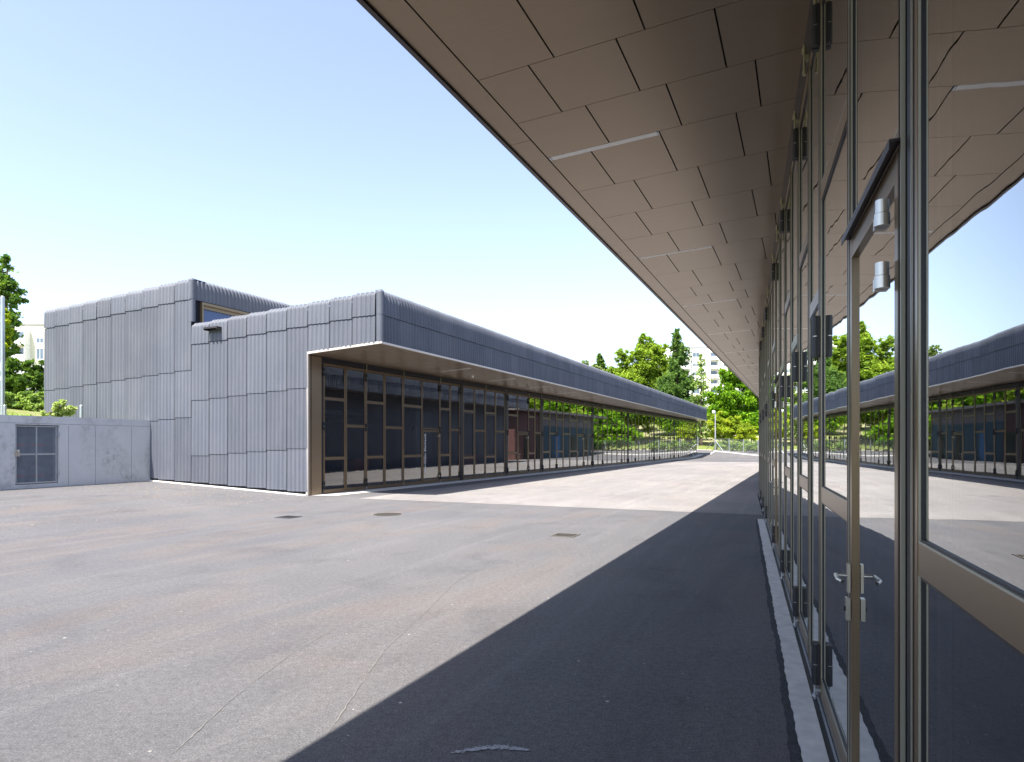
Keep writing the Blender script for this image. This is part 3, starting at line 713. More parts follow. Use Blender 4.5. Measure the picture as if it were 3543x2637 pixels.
# ------------------------------------------------------------------ concrete wall with gate, terrace
WC = W(-20.8, A0-.02); W0 = Vector((-14.35, 18.5, 0)); WE = W0+(W0-Vector((WC.x, WC.y, 0))).normalized()*14
cw = thing('concrete_wall', 'grey stained concrete retaining wall at left with a mesh gate set in it', 'wall', (WC.x, WC.y, 0), 0)
dv = (Vector((WE.x-WC.x, WE.y-WC.y, 0))); LW = dv.length; d1 = dv.normalized(); n1 = Vector((-d1.y, d1.x, 0))
if n1.x < 0: n1 = -n1                                   # faces the yard
def CW(s_, o, z): return d1*s_+n1*o+Vector((0, 0, z))
mb = MB()
def wbox(s0, s1, o0, o1, z0, z1, mi=0, t=None):
    m_ = t or mb; q = [CW(s0, o0, z0), CW(s1, o0, z0), CW(s1, o1, z0), CW(s0, o1, z0), CW(s0, o0, z1), CW(s1, o0, z1), CW(s1, o1, z1), CW(s0, o1, z1)]
    m_.add(q, [(0,3,2,1),(4,5,6,7),(0,1,5,4),(1,2,6,5),(2,3,7,6),(3,0,4,7)], mi)
def sray(x):          # distance along the wall seen at photo column x
    m = (x-1771.5)/FPX; return (WC.y*m-WC.x)/(d1.x-d1.y*m)
g0, g1 = sray(205), sray(53)
ZTW = 2.46
zgt, zgb = 2.20, .46
wbox(0, g0, -.3, 0, -.5, ZTW); wbox(g1, LW, -.3, 0, -.5, ZTW); wbox(g0, g1, -.3, 0, zgt, ZTW); wbox(g0, g1, -.3, 0, -.5, zgb)
build('wall_body', mb, M['concrete'], cw)
mb = MB()   # formwork joints and rim
for x in (237, 330, 455): s_ = sray(x); wbox(s_-.006, s_+.006, -.02, .003, .3, 2.2)
wbox(0, LW, -.02, .003, 2.235, 2.247)
build('formwork_joint', mb, plain('joint_grey', (.22, .225, .235), .9), cw)  # one even mid grey for all formwork joints
gt = link('gate', None, cw, CW(0, 0, 0)); bpy.data.objects.remove(gt)
mb = MB()
wbox(g0+.03, g1-.03, -.10, -.06, zgt-.06, zgt-.02); wbox(g0+.03, g1-.03, -.10, -.06, zgb+.02, zgb+.06)
for s_ in (g0+.03, (g0+g1)/2-.02, g1-.07): wbox(s_, s_+.04, -.10, -.06, zgb+.06, zgt-.06)
wbox(g0+.07, g1-.07, -.095, -.07, (zgb+zgt)/2-.02, (zgb+zgt)/2+.03)
gate = build('gate', mb, M['zinc'], cw)
mb = MB()     # perforated sheet: a real lattice of thin bars
s_ = g0+.07
while s_ < g1-.08: wbox(s_, s_+.012, -.084, -.081, zgb+.06, zgt-.06); s_ += .030
z = zgb+.07
while z < zgt-.06: wbox(g0+.07, g1-.07, -.081, -.079, z, z+.010); z += .034
build('perforated_sheet', mb, plain('dark_galvanised', (.20, .23, .28), .6, .1), gate)
mb = MB(); wbox(g1-.12, g1+.02, -.05, .012, 1.28, 1.48); q = CW(g1-.05, .012, 1.43); mb.tube(q, q+n1*.05, .025, seg=12); mb.ball(q+n1*.055, .03); build('lock', mb, M['alu'], gate)
mb = MB()
for zz in (zgt-.35, zgb+.25): wbox(g0-.015, g0+.035, -.06, .006, zz, zz+.14)
build('hinge', mb, M['zinc'], gate)
mb = MB(); wbox(g0, g1, -1.6, -1.5, 0, zgt); wbox(g0-.05, g0, -1.5, -.3, 0, zgt); wbox(g1, g1+.05, -1.5, -.3, 0, zgt); wbox(g0, g1, -1.5, -.3, zgt, zgt+.05); wbox(g0, g1, -1.5, -.3, 0, zgb-.01)
build('recess', mb, M['dark'], cw)
# containers behind the gate
for i, (s_, z) in enumerate(((g0+.28, zgb+.0), (g0+.85, zgb+.0), (g0+.28, zgb+.92), (g0+.85, zgb+.92))):
    t = thing('canister', ['pale canister low behind the right half of the mesh gate', 'pale canister low behind the left half of the mesh gate', 'pale canister on the shelf behind the right half of the mesh gate', 'pale canister on the shelf behind the left half of the mesh gate'][i], 'canister', Vector((WC.x, WC.y, 0))+CW(s_, -.6, z), 0, 'canisters behind the gate')
    b = MB(); b.tube((0, 0, 0), (0, 0, .42), .2, seg=14); b.tube((0, 0, .42), (0, 0, .5), .2, .08, seg=14); build('body', b, M['wallin'], t)
    b = MB(); b.tube((0, 0, .18), (0, 0, .28), .203, seg=14, cap=False); build('stripe', b, M['red'], t); b = MB(); b.tube((0, 0, .5), (0, 0, .56), .05, seg=10); build('lid', b, M['black'], t)
t = thing('shelf', 'thin steel shelf across the recess behind the mesh gate', 'shelf', (WC.x, WC.y, 0)); b = MB(); wbox(g0, g1, -1.2, -.35, zgb+.88, zgb+.91, 0, b); build('board', b, M['zinc'], t)
# terrace behind the wall
poly = [Vector((WE.x, WE.y)), Vector((W0.x, W0.y)), Vector((WC.x, WC.y)), Vector(W(-26.7, A0)[:2]), Vector(W(-26.7, 60)[:2]), Vector(W(-26.7, 130)[:2])]
poly = [q-Vector((n1.x, n1.y))*.25 if i < 3 else q for i, q in enumerate(poly)]
ds = [0, 2, 5, 9, 14, 20, 30, 45, 70, 120, 300]
def zt(d): return 2.30+.11*max(0, d-4) if d < 60 else 2.3+.11*56
vs = []
for i, q in enumerate(poly):
    di = Vector((-1, .15 if i < 3 else .35)).normalized()
    for d in ds: vs.append((q.x+di.x*d, q.y+di.y*d, zt(d) if i < 4 else max(zt(d), 2.3)))
n = len(ds); mb = MB(); mb.add(vs, [(i*n+j, i*n+j+1, (i+1)*n+j+1, (i+1)*n+j) for i in range(len(poly)-1) for j in range(n-1)], 0, True)
tag(build('terrace', mb, M['grass']), kind='structure')
# ------------------------------------------------------------------ drains, marks
def on_ground(x, y, z=0.0): Z = (EYE-z)*FPX/(y-1535); return Vector(((x-1771.5)/FPX*Z, Z, z))
def square_drain(label, x, y, sz, frame=True):
    c = on_ground(x, y, .0); t = thing('drain_grate', label, 'drain', (c.x, c.y, .006), -TH, 'drain covers in the asphalt')
    b = MB(); h = sz/2
    for (x0, y0, x1, y1) in ((-h, -h, h, -h+.03), (-h, h-.03, h, h), (-h, -h+.03, -h+.03, h-.03), (h-.03, -h+.03, h, h-.03)): b.box(x0, y0, -.02, x1, y1, .006)
    build('frame', b, M['iron'] if frame else M['screw'], t)
    b = MB(); n_ = 9
    for i in range(n_):
        x0 = -h+.035+(sz-.07)*i/n_
        vs = []; k = 10
        for j in range(k+1):
            yy = -h+.03+(sz-.06)*j/k; xx = x0+.016*math.sin(2*math.pi*j/k)
            vs += [(xx, yy, .003), (xx+.014, yy, .003)]
        b.add(vs, [(2*j, 2*j+1, 2*j+3, 2*j+2) for j in range(k)])
    build('grate', b, M['iron'] if frame else M['screw'], t)
    b = MB(); b.box(-h+.03, -h+.03, -.03, h-.03, h-.03, .001); build('sump', b, M['pit'], t)
square_drain('square iron drain grate with wavy bars in the open asphalt near the shadow edge', 1955, 1853, .44)
square_drain('dark square drain cover nearest the lower end of the corrugated wall', 998, 1790, .42, False)
def round_cover(label, x, y, r, m, z=0.0):
    c = on_ground(x, y, z); t = thing('manhole_cover', label, 'manhole cover', (c.x, c.y, z+.006), -TH, 'round manhole covers')
    b = MB(); k = 36
    vs = [(rr*math.cos(2*math.pi*i/k), rr*math.sin(2*math.pi*i/k), .004) for rr in (r, r*.955) for i in range(k)]
    b.add(vs, [(i, (i+1) % k, (i+1) % k+k, i+k) for i in range(k)]); build('ring', b, plain('worn_iron_ring', (.24, .21, .18), .8, 0, .2, 20) if m else M['asphalt_old'], t)
    b = MB(); b.add([(r*.92*math.cos(2*math.pi*i/k), r*.92*math.sin(2*math.pi*i/k), -.0) for i in range(k)], [tuple(range(k))]); build('disc', b, M['pit'] if m else M['asphalt'], t)
    if m:
        b = MB(); x0 = -r*.86
        while x0 < r*.86:
            hh = math.sqrt(max(0, (r*.88)**2-x0*x0)); b.box(x0, -hh, .0005, x0+.016, hh, .004); x0 += .042
        build('ribs', b, M['iron'], t)
round_cover('ribbed round manhole cover between the corrugated wall corner and the square grate', 1341, 1780, .36, True)
round_cover('faint asphalt filled round cover in front of the corrugated end wall', 625, 1724, .38, False, .09)
def smear(label, pts, wd, m):
    mb = MB(); vs = []
    for i, (x, y) in enumerate(pts):
        c = on_ground(x, y); f = math.sin(math.pi*min(.98, max(.04, i/(len(pts)-1))))
        d = wd*f*(.7+.5*random.random()); vs += [(c.x, c.y-d, .0045), (c.x, c.y+d*(.6+.6*random.random()), .0045)]
    mb.add(vs, [(2*i, 2*i+2, 2*i+3, 2*i+1) for i in range(len(pts)-1)]); tag(build('paint_mark', mb, m), label, 'paint mark')
def flakes(label, pts, wd, n, m, sz):
    mb = MB(); cs_ = [on_ground(*q) for q in pts]
    for _ in range(n):
        f = random.betavariate(1.6, 1.4)*(len(cs_)-1.001); i = int(f); c = cs_[i].lerp(cs_[i+1], f-i); ww = wd*(.25+math.sin(math.pi*f/len(cs_)))
        c = c+Vector((random.uniform(-.01, .01), random.gauss(0, ww), .0045+random.random()*.001)); r = sz*random.uniform(.3, 1.4); t0 = random.uniform(0, 6.3)
        mb.add([c+Vector((r*1.8*math.cos(t0+k*1.26)*random.uniform(.6, 1), r*.8*math.sin(t0+k*1.26), 0)) for k in range(5)], [(0, 1, 2, 3, 4)])
    tag(build('paint_mark', mb, m), label, 'paint mark')
random.seed(5)
flakes('pale curved paint smear on the shaded asphalt at the foot of the picture', [(1565+i*8.5, 2608-26*math.sin(math.pi*(i/31)*.75)+10*(i/31)) for i in range(32)], .012, 420, plain('pale_smear', (.30, .31, .33), .9, 0, .5, 40), .0055)
def scratch(label, pts, wd, col):
    mb = MB(); cs_ = [on_ground(*q) for q in pts]; out = []
    for i in range(len(cs_)-1):
        for j in range(30): out.append(cs_[i].lerp(cs_[i+1], j/30)+Vector((random.uniform(-.006, .006), random.uniform(-.006, .006), 0)))
    out.append(cs_[-1]); vs = []
    for i, c in enumerate(out):
        d = (out[min(i+1, len(out)-1)]-out[max(i-1, 0)]).normalized(); nn = Vector((-d.y, d.x, 0))*wd*random.choice((.1, .5, .8, 1.1)); vs += [c-nn+Vector((0, 0, .004)), c+nn+Vector((0, 0, .004))]
    mb.add(vs, [(2*i, 2*i+1, 2*i+3, 2*i+2) for i in range(len(out)-1)]); tag(build('scratch_line', mb, col), label, 'scratch line')
PS = plain('chalk_scratch', (.14, .135, .13), .9, 0, .3, 30)
scratch('long thin pale scratch curving from the shade edge up towards the yard middle', [(1120, 2560), (1330, 2250), (1480, 2110), (1580, 2010), (1700, 1950)], .0045, PS)
scratch('straight thin pale scratch across the open asphalt left of the curved scratch', [(610, 2600), (800, 2420), (1010, 2260), (1200, 2150)], .004, PS)
# fallen leaves
mb = MB()
for i in range(260):
    p = random.uniform(-20.5, -13.5); a = random.uniform(12.3, 15.7) if i < 190 else random.uniform(6, 15); c = W(p, a, zg(p, a)+.012); r = random.uniform(.012, .035); t0 = random.uniform(0, 6)
    mb.add([c+Vector((r*math.cos(t0+k*1.57), r*.6*math.sin(t0+k*1.57), .004*(k % 2))) for k in range(4)], [(0, 1, 2, 3)])
tag(build('fallen_leaves', mb, plain('dry_leaf', (.5, .36, .18), .8, 0, .4, 9)), 'small dry leaves scattered on the asphalt by the end wall', 'leaves', kind='stuff')
# ------------------------------------------------------------------ foliage
def leaf_cloud(pts, size, mats, frac=.5, flat=.5, seed=1):
    r_ = np.random.default_rng(seed); n = len(pts); s = size*r_.uniform(.6, 1.3, (n, 1))
    a = r_.normal(size=(n, 3)); a /= np.linalg.norm(a, axis=1, keepdims=True); b = r_.normal(size=(n, 3)); b[:, 2] *= flat
    b -= a*(a*b).sum(1, keepdims=True); b /= np.linalg.norm(b, axis=1, keepdims=True)
    v = np.empty((n, 4, 3)); v[:, 0] = pts-a*s; v[:, 1] = pts-b*s*.55; v[:, 2] = pts+a*s; v[:, 3] = pts+b*s*.55
    me = bpy.data.meshes.new('crown'); me.vertices.add(n*4); me.vertices.foreach_set('co', v.reshape(-1))
    me.loops.add(n*4); me.loops.foreach_set('vertex_index', np.arange(n*4)); me.polygons.add(n)
    me.polygons.foreach_set('loop_start', np.arange(n)*4); me.polygons.foreach_set('loop_total', np.full(n, 4))
    for m in mats: me.materials.append(m)
    return me
def finish(me, mi): me.polygons.foreach_set('material_index', mi.astype(np.int32)); me.update(); me.validate()
def lobes_pts(lobes, per, seed, shell=.35):
    r_ = np.random.default_rng(seed); out = []; mi = []
    for (cx, cy, cz, rx, ry, rz) in lobes:
        vol = (rx*ry*rz)**(1/3); nc = max(12, int(16*vol**.8)); 
        d = r_.normal(size=(nc, 3)); d /= np.linalg.norm(d, axis=1, keepdims=True)
        rad = r_.uniform(.35, .98, (nc, 1)); cc = np.array([cx, cy, cz])+d*rad*np.array([rx, ry, rz])
        k = int(per*12.6*vol*vol/nc)+1
        for c in cc:
            cr = vol*r_.uniform(.22, .42); q = r_.normal(size=(k, 3)); q /= np.linalg.norm(q, axis=1, keepdims=True)
            q *= cr*np.abs(r_.normal(.62, .42, (k, 1))); q[:, 2] *= .62; out.append(c+q); mi.append(np.where(r_.uniform(size=k) < (.72 if r_.uniform() < .55 else .25), 0, 1))
    return np.concatenate(out), np.concatenate(mi)
def tree(name, label, base, H, lobes, kind, size, per, seed, trunk=.3, cat='tree', group=None, limbs=True):
    """lobes in units: offsets metres relative to base"""
    t = thing(name, label, cat, base, 0, group)
    pts, mi = lobes_pts(lobes, COVER.get(kind, 2.6)/(1.1*size*size)*(.6 if name in ('slope_tree', 'distant_tree') else 1), seed); me = leaf_cloud(pts, size, LF[kind], seed=seed); finish(me, mi); link('crown', me, t)
    b = MB(); zt_ = max(l[2] for l in lobes); b.tube((0, 0, -.5), (0, 0, zt_*.6), trunk, trunk*.5, seg=9); b.tube((0, 0, zt_*.6), (lobes[-1][0]*.5, 0, zt_), trunk*.5, trunk*.15, seg=7)
    if limbs:
        for l in lobes: b.tube((0, 0, max(.5, l[2]*.55)), (l[0], l[1], l[2]), trunk*.35, .04, seg=5)
    build('trunk', b, M['bark'], t); return t
def conifer(name, label, base, H, rad, kind, size, seed, z0=.12, dens=1.0, droop=.18, cat='tree', group=None, steps=None, tuft=60):
    t = thing(name, label, cat, base, 0, group); r_ = np.random.default_rng(seed); out = []; b = MB()
    b.tube((0, 0, -.5), (0, 0, H*.97), H*.016, .03, seg=8); n = steps or int(H*1.7)
    for i in range(n):
        f = i/(n-1); z = H*(z0+(1-z0)*f); R_ = rad*(1-f)**.75*r_.uniform(.6, 1.15)+.25
        for j in range(r_.integers(4, 7)):
            th = r_.uniform(0, 6.283); L_ = R_*r_.uniform(.6, 1.1); e = np.array([math.cos(th)*L_, math.sin(th)*L_, -droop*L_+r_.uniform(-.1, .25)*L_])
            b.tube((0, 0, z), (e[0], e[1], z+e[2]), .05, .015, seg=4, cap=False); k = int(tuft*dens*L_/rad*1.2)+6
            u = r_.uniform(.2, 1.05, (k, 1)); q = np.array([0, 0, z])+u*e+r_.normal(size=(k, 3))*np.array([.16, .16, .2])*(.5+L_*.35); q[:, 2] -= np.abs(r_.normal(size=k))*.2; out.append(q)
    pts = np.concatenate(out); me = leaf_cloud(pts, size, LF[kind], seed=seed); finish(me, (r_.uniform(size=len(pts)) < .4).astype(int)); link('crown', me, t); build('trunk', b, M['bark'], t); return t
COVER = {'maple': 3.5, 'beech': 3.2, 'yellow': 3.2, 'blue': 1.8, 'shrub': 2.4, 'dark': 3.0}
def at(x, Z): X = (x-1771.5)/FPX*Z; return X
def gbase(x, Z): X = at(x, Z); return Vector((X, Z, zw(X, Z)))
def lob(Z, base, items):     # items (x, y, rx, ry) photo px ellipses at depth Z -> lobes relative to base
    out = []
    for (x, y, rx, ry) in items:
        q = px(x, y, Z); k = Z/FPX; out.append((q.x-base.x, random.uniform(-1, 1)*rx*k*.6, q.z-base.z, rx*k, rx*k, ry*k))
    return out
# right background
b_ = gbase(2215, 122)
tree('broadleaf_tree', 'large bright green broadleaf tree behind the hall roof, left of the tall conifer', b_, 22, lob(122, b_, [(2165, 1340, 50, 60), (2215, 1300, 60, 60), (2232, 1235, 42, 50), (2232, 1185, 30, 32), (2290, 1270, 46, 55), (2275, 1340, 55, 60), (2152, 1235, 24, 32), (2165, 1275, 30, 34), (2190, 1240, 26, 30), (2125, 1300, 28, 32), (2130, 1350, 40, 40), (2140, 1400, 50, 50), (2230, 1420, 70, 60), (2285, 1205, 28, 22), (2265, 1220, 26, 26), (2320, 1320, 36, 44), (2218, 1205, 22, 26)]), 'maple', .23, 300, 11, .5)
b_ = gbase(2343, 112); conifer('spruce_tree', 'tall narrow green conifer against the sky in front of the white apartment block', b_, (1535-1140)*112/FPX+EYE-b_.z, 5.2, 'larch', .30, 21, .1, 1.5, .2, tuft=110)
b_ = gbase(2300, 106); tree('bushy_conifer', 'broad dark green feathery tree at the foot of the tall conifer', b_, 12, lob(106, b_, [(2310, 1340, 42, 40), (2280, 1400, 50, 50), (2350, 1410, 48, 55), (2330, 1370, 44, 40), (2260, 1440, 50, 40), (2390, 1440, 35, 40)]), 'larch', .19, 420, 23, .3)
b_ = gbase(2426, 104); conifer('larch_tree', 'thin pale larch with see-through branches in front of the white apartment block', b_, (1535-1228)*104/FPX+EYE-b_.z, 3.4, 'shrub', .2, 25, .12, .8, .05, steps=18, tuft=46)
b_ = gbase(2560, 100); tree('beech_tree', 'large vivid green tree beside the far end of the near canopy', b_, 16, lob(100, b_, [(2510, 1290, 28, 40), (2540, 1330, 46, 50), (2500, 1370, 46, 42), (2560, 1400, 60, 50), (2600, 1350, 50, 60), (2490, 1430, 44, 40), (2620, 1440, 60, 50), (2560, 1300, 40, 50), (2640, 1300, 60, 90), (2700, 1400, 80, 110), (2800, 1350, 100, 130), (2550, 1460, 60, 40), (2470, 1400, 36, 50), (2520, 1420, 50, 50), (2610, 1400, 40, 60)]), 'beech', .2, 420, 27, .4)
b_ = gbase(2520, 93); tree('yellow_shrub', 'yellow green shrub leaning over the fence beside the lamp post', b_, 5, lob(93, b_, [(2480, 1450, 30, 26), (2510, 1470, 34, 32), (2540, 1465, 30, 28), (2575, 1480, 30, 26), (2500, 1495, 40, 20), (2560, 1500, 36, 18), (2465, 1480, 22, 26), (2600, 1490, 26, 20), (2480, 1508, 26, 16), (2515, 1518, 34, 14), (2555, 1518, 34, 14), (2590, 1515, 30, 14), (2530, 1490, 40, 22)]), 'yellow', .15, 520, 29, .12, 'shrub')
b_ = gbase(2600, 95); tree('green_shrub', 'mid green bush behind the fence at the end of the near doors', b_, 4, lob(95, b_, [(2600, 1455, 34, 30), (2625, 1480, 30, 34), (2650, 1450, 50, 50)]), 'beech', .2, 420, 31, .12, 'shrub')
for i, (x, Z, y, k, lb) in enumerate([(2024, 210, 1262, 'haze', 'small pale rounded tree peeping over the low hall roof'), (2070, 215, 1280, 'haze', 'wide pale tree just left of the big broadleaf tree'), (2105, 190, 1300, 'blue', 'low dark tree touching the left side of the big broadleaf tree')]):
    b_ = gbase(x, Z); tree('distant_tree', lb, b_, 15, lob(Z, b_, [(x, y, 16, 20), (x+14, y+22, 22, 22), (x-12, y+24, 20, 20), (x, y+60, 34, 50)]), k, .42, 130, 41+i, .3)
b_ = gbase(2074, 230); conifer('distant_conifer', 'small dark conifer tip above the pale trees over the roof', b_, (1535-1226)*230/FPX+EYE-b_.z, 4, 'dark', .6, 47, .5, 1.0)
# wooded slope to the right beyond the yard (what the far glass doors mirror)
k = 0
for (p, a, h, r_, kd, lb) in [(14, 104, 11, 6, 'beech', 'vivid green tree on the slope right of the yard'), (24, 100, 12, 6, 'maple', 'maple on the slope right of the yard'), (36, 98, 13, 6, 'beech', 'round green tree further right on the slope'),
                         (6, 116, 12, 6, 'yellow', 'yellow green tree behind the vivid green tree'), (30, 120, 15, 7, 'maple', 'leafy tree high on the slope'), (48, 112, 13, 7, 'maple', 'maple far right on the slope'), (0, 132, 14, 7, 'maple', 'leafy tree at the head of the yard'),
                         (60, 128, 14, 8, 'beech', 'tall green tree at the far right of the slope'), (16, 140, 15, 8, 'maple', 'tall maple high behind the fence'), (42, 150, 16, 8, 'yellow', 'yellow green tree topmost on the slope'), (75, 150, 16, 9, 'maple', 'maple rightmost on the slope'), (2, 156, 16, 8, 'beech', 'green tree above the head of the yard')]:
    q = W(p, a, zg(p, a)); lobes = [(r_*.5*math.cos(t), r_*.5*math.sin(t), h*f, r_*.6, r_*.6, h*.22) for t, f in ((0, .3), (1.3, .5), (2.6, .35), (3.9, .55), (5.2, .32), (.5, .8), (2, .75))]
    tree('slope_tree', lb, q, h, lobes, kd, .36, 70, 60+k, .3, group='trees on the slope right of the yard'); k += 1
for i in range(9):
    p = 3+i*6.2; a = 94+1.5*(i % 3); q = W(p, a, zg(p, a)); rr = 3.3+.7*(i % 2)
    tree('bank_shrub', ['shrub on the bank nearest the head of the yard', 'second shrub along the bank behind the fence', 'third shrub along the bank behind the fence', 'fourth shrub along the bank behind the fence', 'middle shrub of the row along the bank', 'sixth shrub along the bank behind the fence', 'seventh shrub along the bank behind the fence', 'eighth shrub along the bank behind the fence', 'last shrub of the row along the bank'][i], q, 4,
         [(0, 0, 2.4, rr, rr*.8, 2.3), (2.2, .5, 1.8, rr*.8, rr*.8, 1.8), (-2.2, .3, 1.9, rr*.8, rr*.8, 1.9), (0, 0, 4.6, rr*.7, rr*.7, 1.6)], ['beech', 'maple', 'yellow'][i % 3], .3, 80, 130+i, .1, 'shrub', 'shrubs along the bank behind the fence')
# shrubs along fence
for i, (X, Y) in enumerate([(29.6, 91.5), (30.8, 88), (31.6, 84.5)]):
    b_ = Vector((X, Y, zw(X, Y))); tree('rose_bush', ['low grey green bush behind the fence nearest its corner post', 'low grey green bush behind the middle fence panel', 'low grey green bush behind the fence panel beside the near doors'][i], b_, 1.6, [(0, 0, .7, 1.3, 1.2, .7), (.9, .3, .5, 1, 1, .6), (-.9, .2, .6, 1, 1, .6)], 'shrub', .1, 420, 80+i, .04, 'shrub')
# left background
b_ = gbase(20, 52); tree('plane_tree', 'tall dark green tree cut by the left edge above the white flats', b_, 17, lob(52, b_, [(10, 930, 30, 50), (5, 1010, 60, 50), (40, 1040, 40, 36), (30, 1100, 56, 40), (10, 1160, 60, 46), (-60, 1000, 70, 90), (-60, 1150, 90, 90), (30, 1210, 40, 40)]), 'blue', .20, 330, 91, .3)
b_ = Vector((at(-40, 30), 30, 2.6)); tree('maple_sapling', 'yellow green maple branch hanging in beside the metal pole at left', b_, 6, lob(30, b_, [(8, 1085, 22, 22), (20, 1110, 22, 20), (0, 1150, 26, 34), (10, 1190, 22, 22), (-60, 1120, 50, 60), (-4, 1225, 18, 14)]), 'yellow', .12, 700, 93, .07)
b_ = Vector((at(85, 44), 44, 4.6)); tree('dark_shrub', 'large dark rounded shrub left of the tall grey volume, below the flats', b_, 4, lob(44, b_, [(60, 1290, 42, 48), (105, 1280, 40, 46), (138, 1300, 30, 50), (85, 1330, 60, 40), (40, 1330, 34, 40), (25, 1300, 30, 40), (130, 1345, 40, 36), (60, 1350, 50, 30)]), 'dark', .13, 800, 95, .12, 'shrub')
for i, (x, y) in enumerate([(20, 1375), (55, 1385), (95, 1380), (130, 1390), (160, 1380)]):
    b_ = Vector((at(x, 40), 40, 3.3)); tree('hedge_bush', ['light green bush leftmost in the row under the dark shrub', 'light green bush second from left in the row under the dark shrub', 'light green bush in the middle of the row under the dark shrub', 'light green bush fourth from left in the row under the dark shrub', 'light green bush touching the tall grey volume'][i], b_, 1.4, lob(40, b_, [(x, y, 32, 28), (x+14, y+10, 26, 22), (x-12, y-8, 26, 20), (x, y+22, 30, 16)]), 'shrub', .09, 1300, 101+i, .05, 'shrub', 'light green bushes on the left bank')
b_ = Vector((at(215, 22.5), 22.5, 2.30)); tree('young_shrub', 'pale leaved young shrub on the concrete wall in front of the tall grey volume', b_, .7, lob(22.5, b_, [(215, 1408, 26, 20), (238, 1414, 22, 16), (205, 1425, 24, 14), (165, 1432, 18, 9), (222, 1394, 14, 12), (185, 1436, 22, 8), (225, 1428, 28, 12)]), 'pale', .05, 3600, 111, .015, 'shrub')
# grass tufts on the left bank
r_ = np.random.default_rng(5); n = 5000; pts = np.zeros((n, 3)); pts[:, 0] = r_.uniform(-34, -17.5, n); pts[:, 1] = r_.uniform(26, 42, n); pts[:, 2] = 2.35
for i in range(n): pts[i, 2] = 2.35+.11*max(0, (-pts[i, 0]-21)*.9)+r_.uniform(0, .3)
me = leaf_cloud(pts, .16, [LF['shrub'][0], LF['yellow'][1]], seed=6); finish(me, (r_.uniform(size=n) < .5).astype(int)); tag(link('tall_grass', me), 'tall meadow grass on the left bank', 'grass', kind='stuff')
# ------------------------------------------------------------------ posts, poles, fence, lamp
q = Vector((at(9, 27), 27, 2.3)); t = thing('metal_pole', 'tall galvanised net pole at the left edge of the picture', 'pole', q)
b = MB(); b.tube((0, 0, 0), (0, 0, px(9, 1030, 27).z-2.3), .075, seg=14); b.ball((0, 0, px(9, 1030, 27).z-2.3), .075); build('post', b, M['zinc'], t)
b = MB(); zt_ = px(9, 1030, 27).z-2.3
for i in range(70): b.tube((-.05-.05*i, 0, zt_-.1), (-.05-.05*i, 0, .2), .002, seg=4, cap=False)
for i in range(80): b.tube((-.05, 0, .2+i*.066), (-3.5, 0, .2+i*.066), .002, seg=4, cap=False)
build('net', b, M['zinc'], t)
for i, (x, y0, Z) in enumerate([(17, 1404, 25.5), (281, 1405, 22.3)]):
    zt_ = px(x, y0, Z).z; q = Vector((at(x, Z), Z, 2.3)); t = thing('fence_post', ['short galvanised post beside the tall net pole', 'short galvanised post on the wall in front of the tall grey volume'][i], 'post', q, 0, 'short galvanised posts')
    b = MB(); b.tube((0, 0, 0), (0, 0, zt_-2.3), .05, seg=14); build('post', b, M['zinc'], t); b = MB(); b.tube((0, 0, zt_-2.3), (0, 0, zt_-2.27), .055, .04, seg=14); build('cap', b, M['zinc'], t)
t = thing('cable_tray', 'low flat galvanised rail on top of the concrete wall beside the shrub', 'rail', (at(240, 22.4), 22.4, 2.4)); b = MB(); b.box(-.35, -.03, 0, .38, .03, .06); build('rail', b, M['zinc'], t)
fpts = [(2410, 1535+2, 92), (2473.5, 0, 88), (2522, 0, 84.5), (2573, 0, 80.7), (2619, 0, 77), ]
FN = [Vector((at(2415, 96), 96, 0)), Vector((27.07, 88, 0)), Vector((27.8, 84.5, 0)), Vector((28.3, 80.7, 0)), Vector((28.9, 77.5, 0)), W(0, 84), W(8, 86), W(16, 88), W(24, 89), W(32, 90)]
fe = thing('mesh_fence', 'galvanised wire mesh fence with a braced corner post at the head of the yard', 'fence', (27.07, 88, 0))
O_ = Vector((27.07, 88, 0))
for i, q in enumerate(FN):
    z = zw(q.x, q.y); b = MB(); b.tube(q-O_+Vector((0, 0, z)), q-O_+Vector((0, 0, z+1.85)), .06, seg=8); build('post', b, M['zinc'], fe)
b = MB(); z = zw(*FN[1][:2]); b.tube(FN[1]-O_+Vector((0, 0, z+1.5)), FN[1].lerp(FN[2], .62)-O_+Vector((0, 0, z)), .045, seg=6); b.tube(FN[1]-O_+Vector((0, 0, z+1.7)), FN[1].lerp(FN[0], .5)-O_+Vector((0, 0, z+.2)), .045, seg=6); build('brace', b, M['zinc'], fe)
b = MB()
for q0, q1 in zip(FN[1:-1], FN[2:]):
    Ls = (q1-q0).length; k = int(Ls/.16)
    for i in range(k):
        q = q0.lerp(q1, i/k); z = zw(q.x, q.y); b.tube(q-O_+Vector((0, 0, z)), q-O_+Vector((0, 0, z+1.8)), .006, seg=3, cap=False)
    for j in range(12):
        za = zw(q0.x, q0.y); zb_ = zw(q1.x, q1.y); b.tube(q0-O_+Vector((0, 0, za+.1+j*.15)), q1-O_+Vector((0, 0, zb_+.1+j*.15)), .006, seg=3, cap=False)
build('wire_mesh', b, M['zinc'], fe)
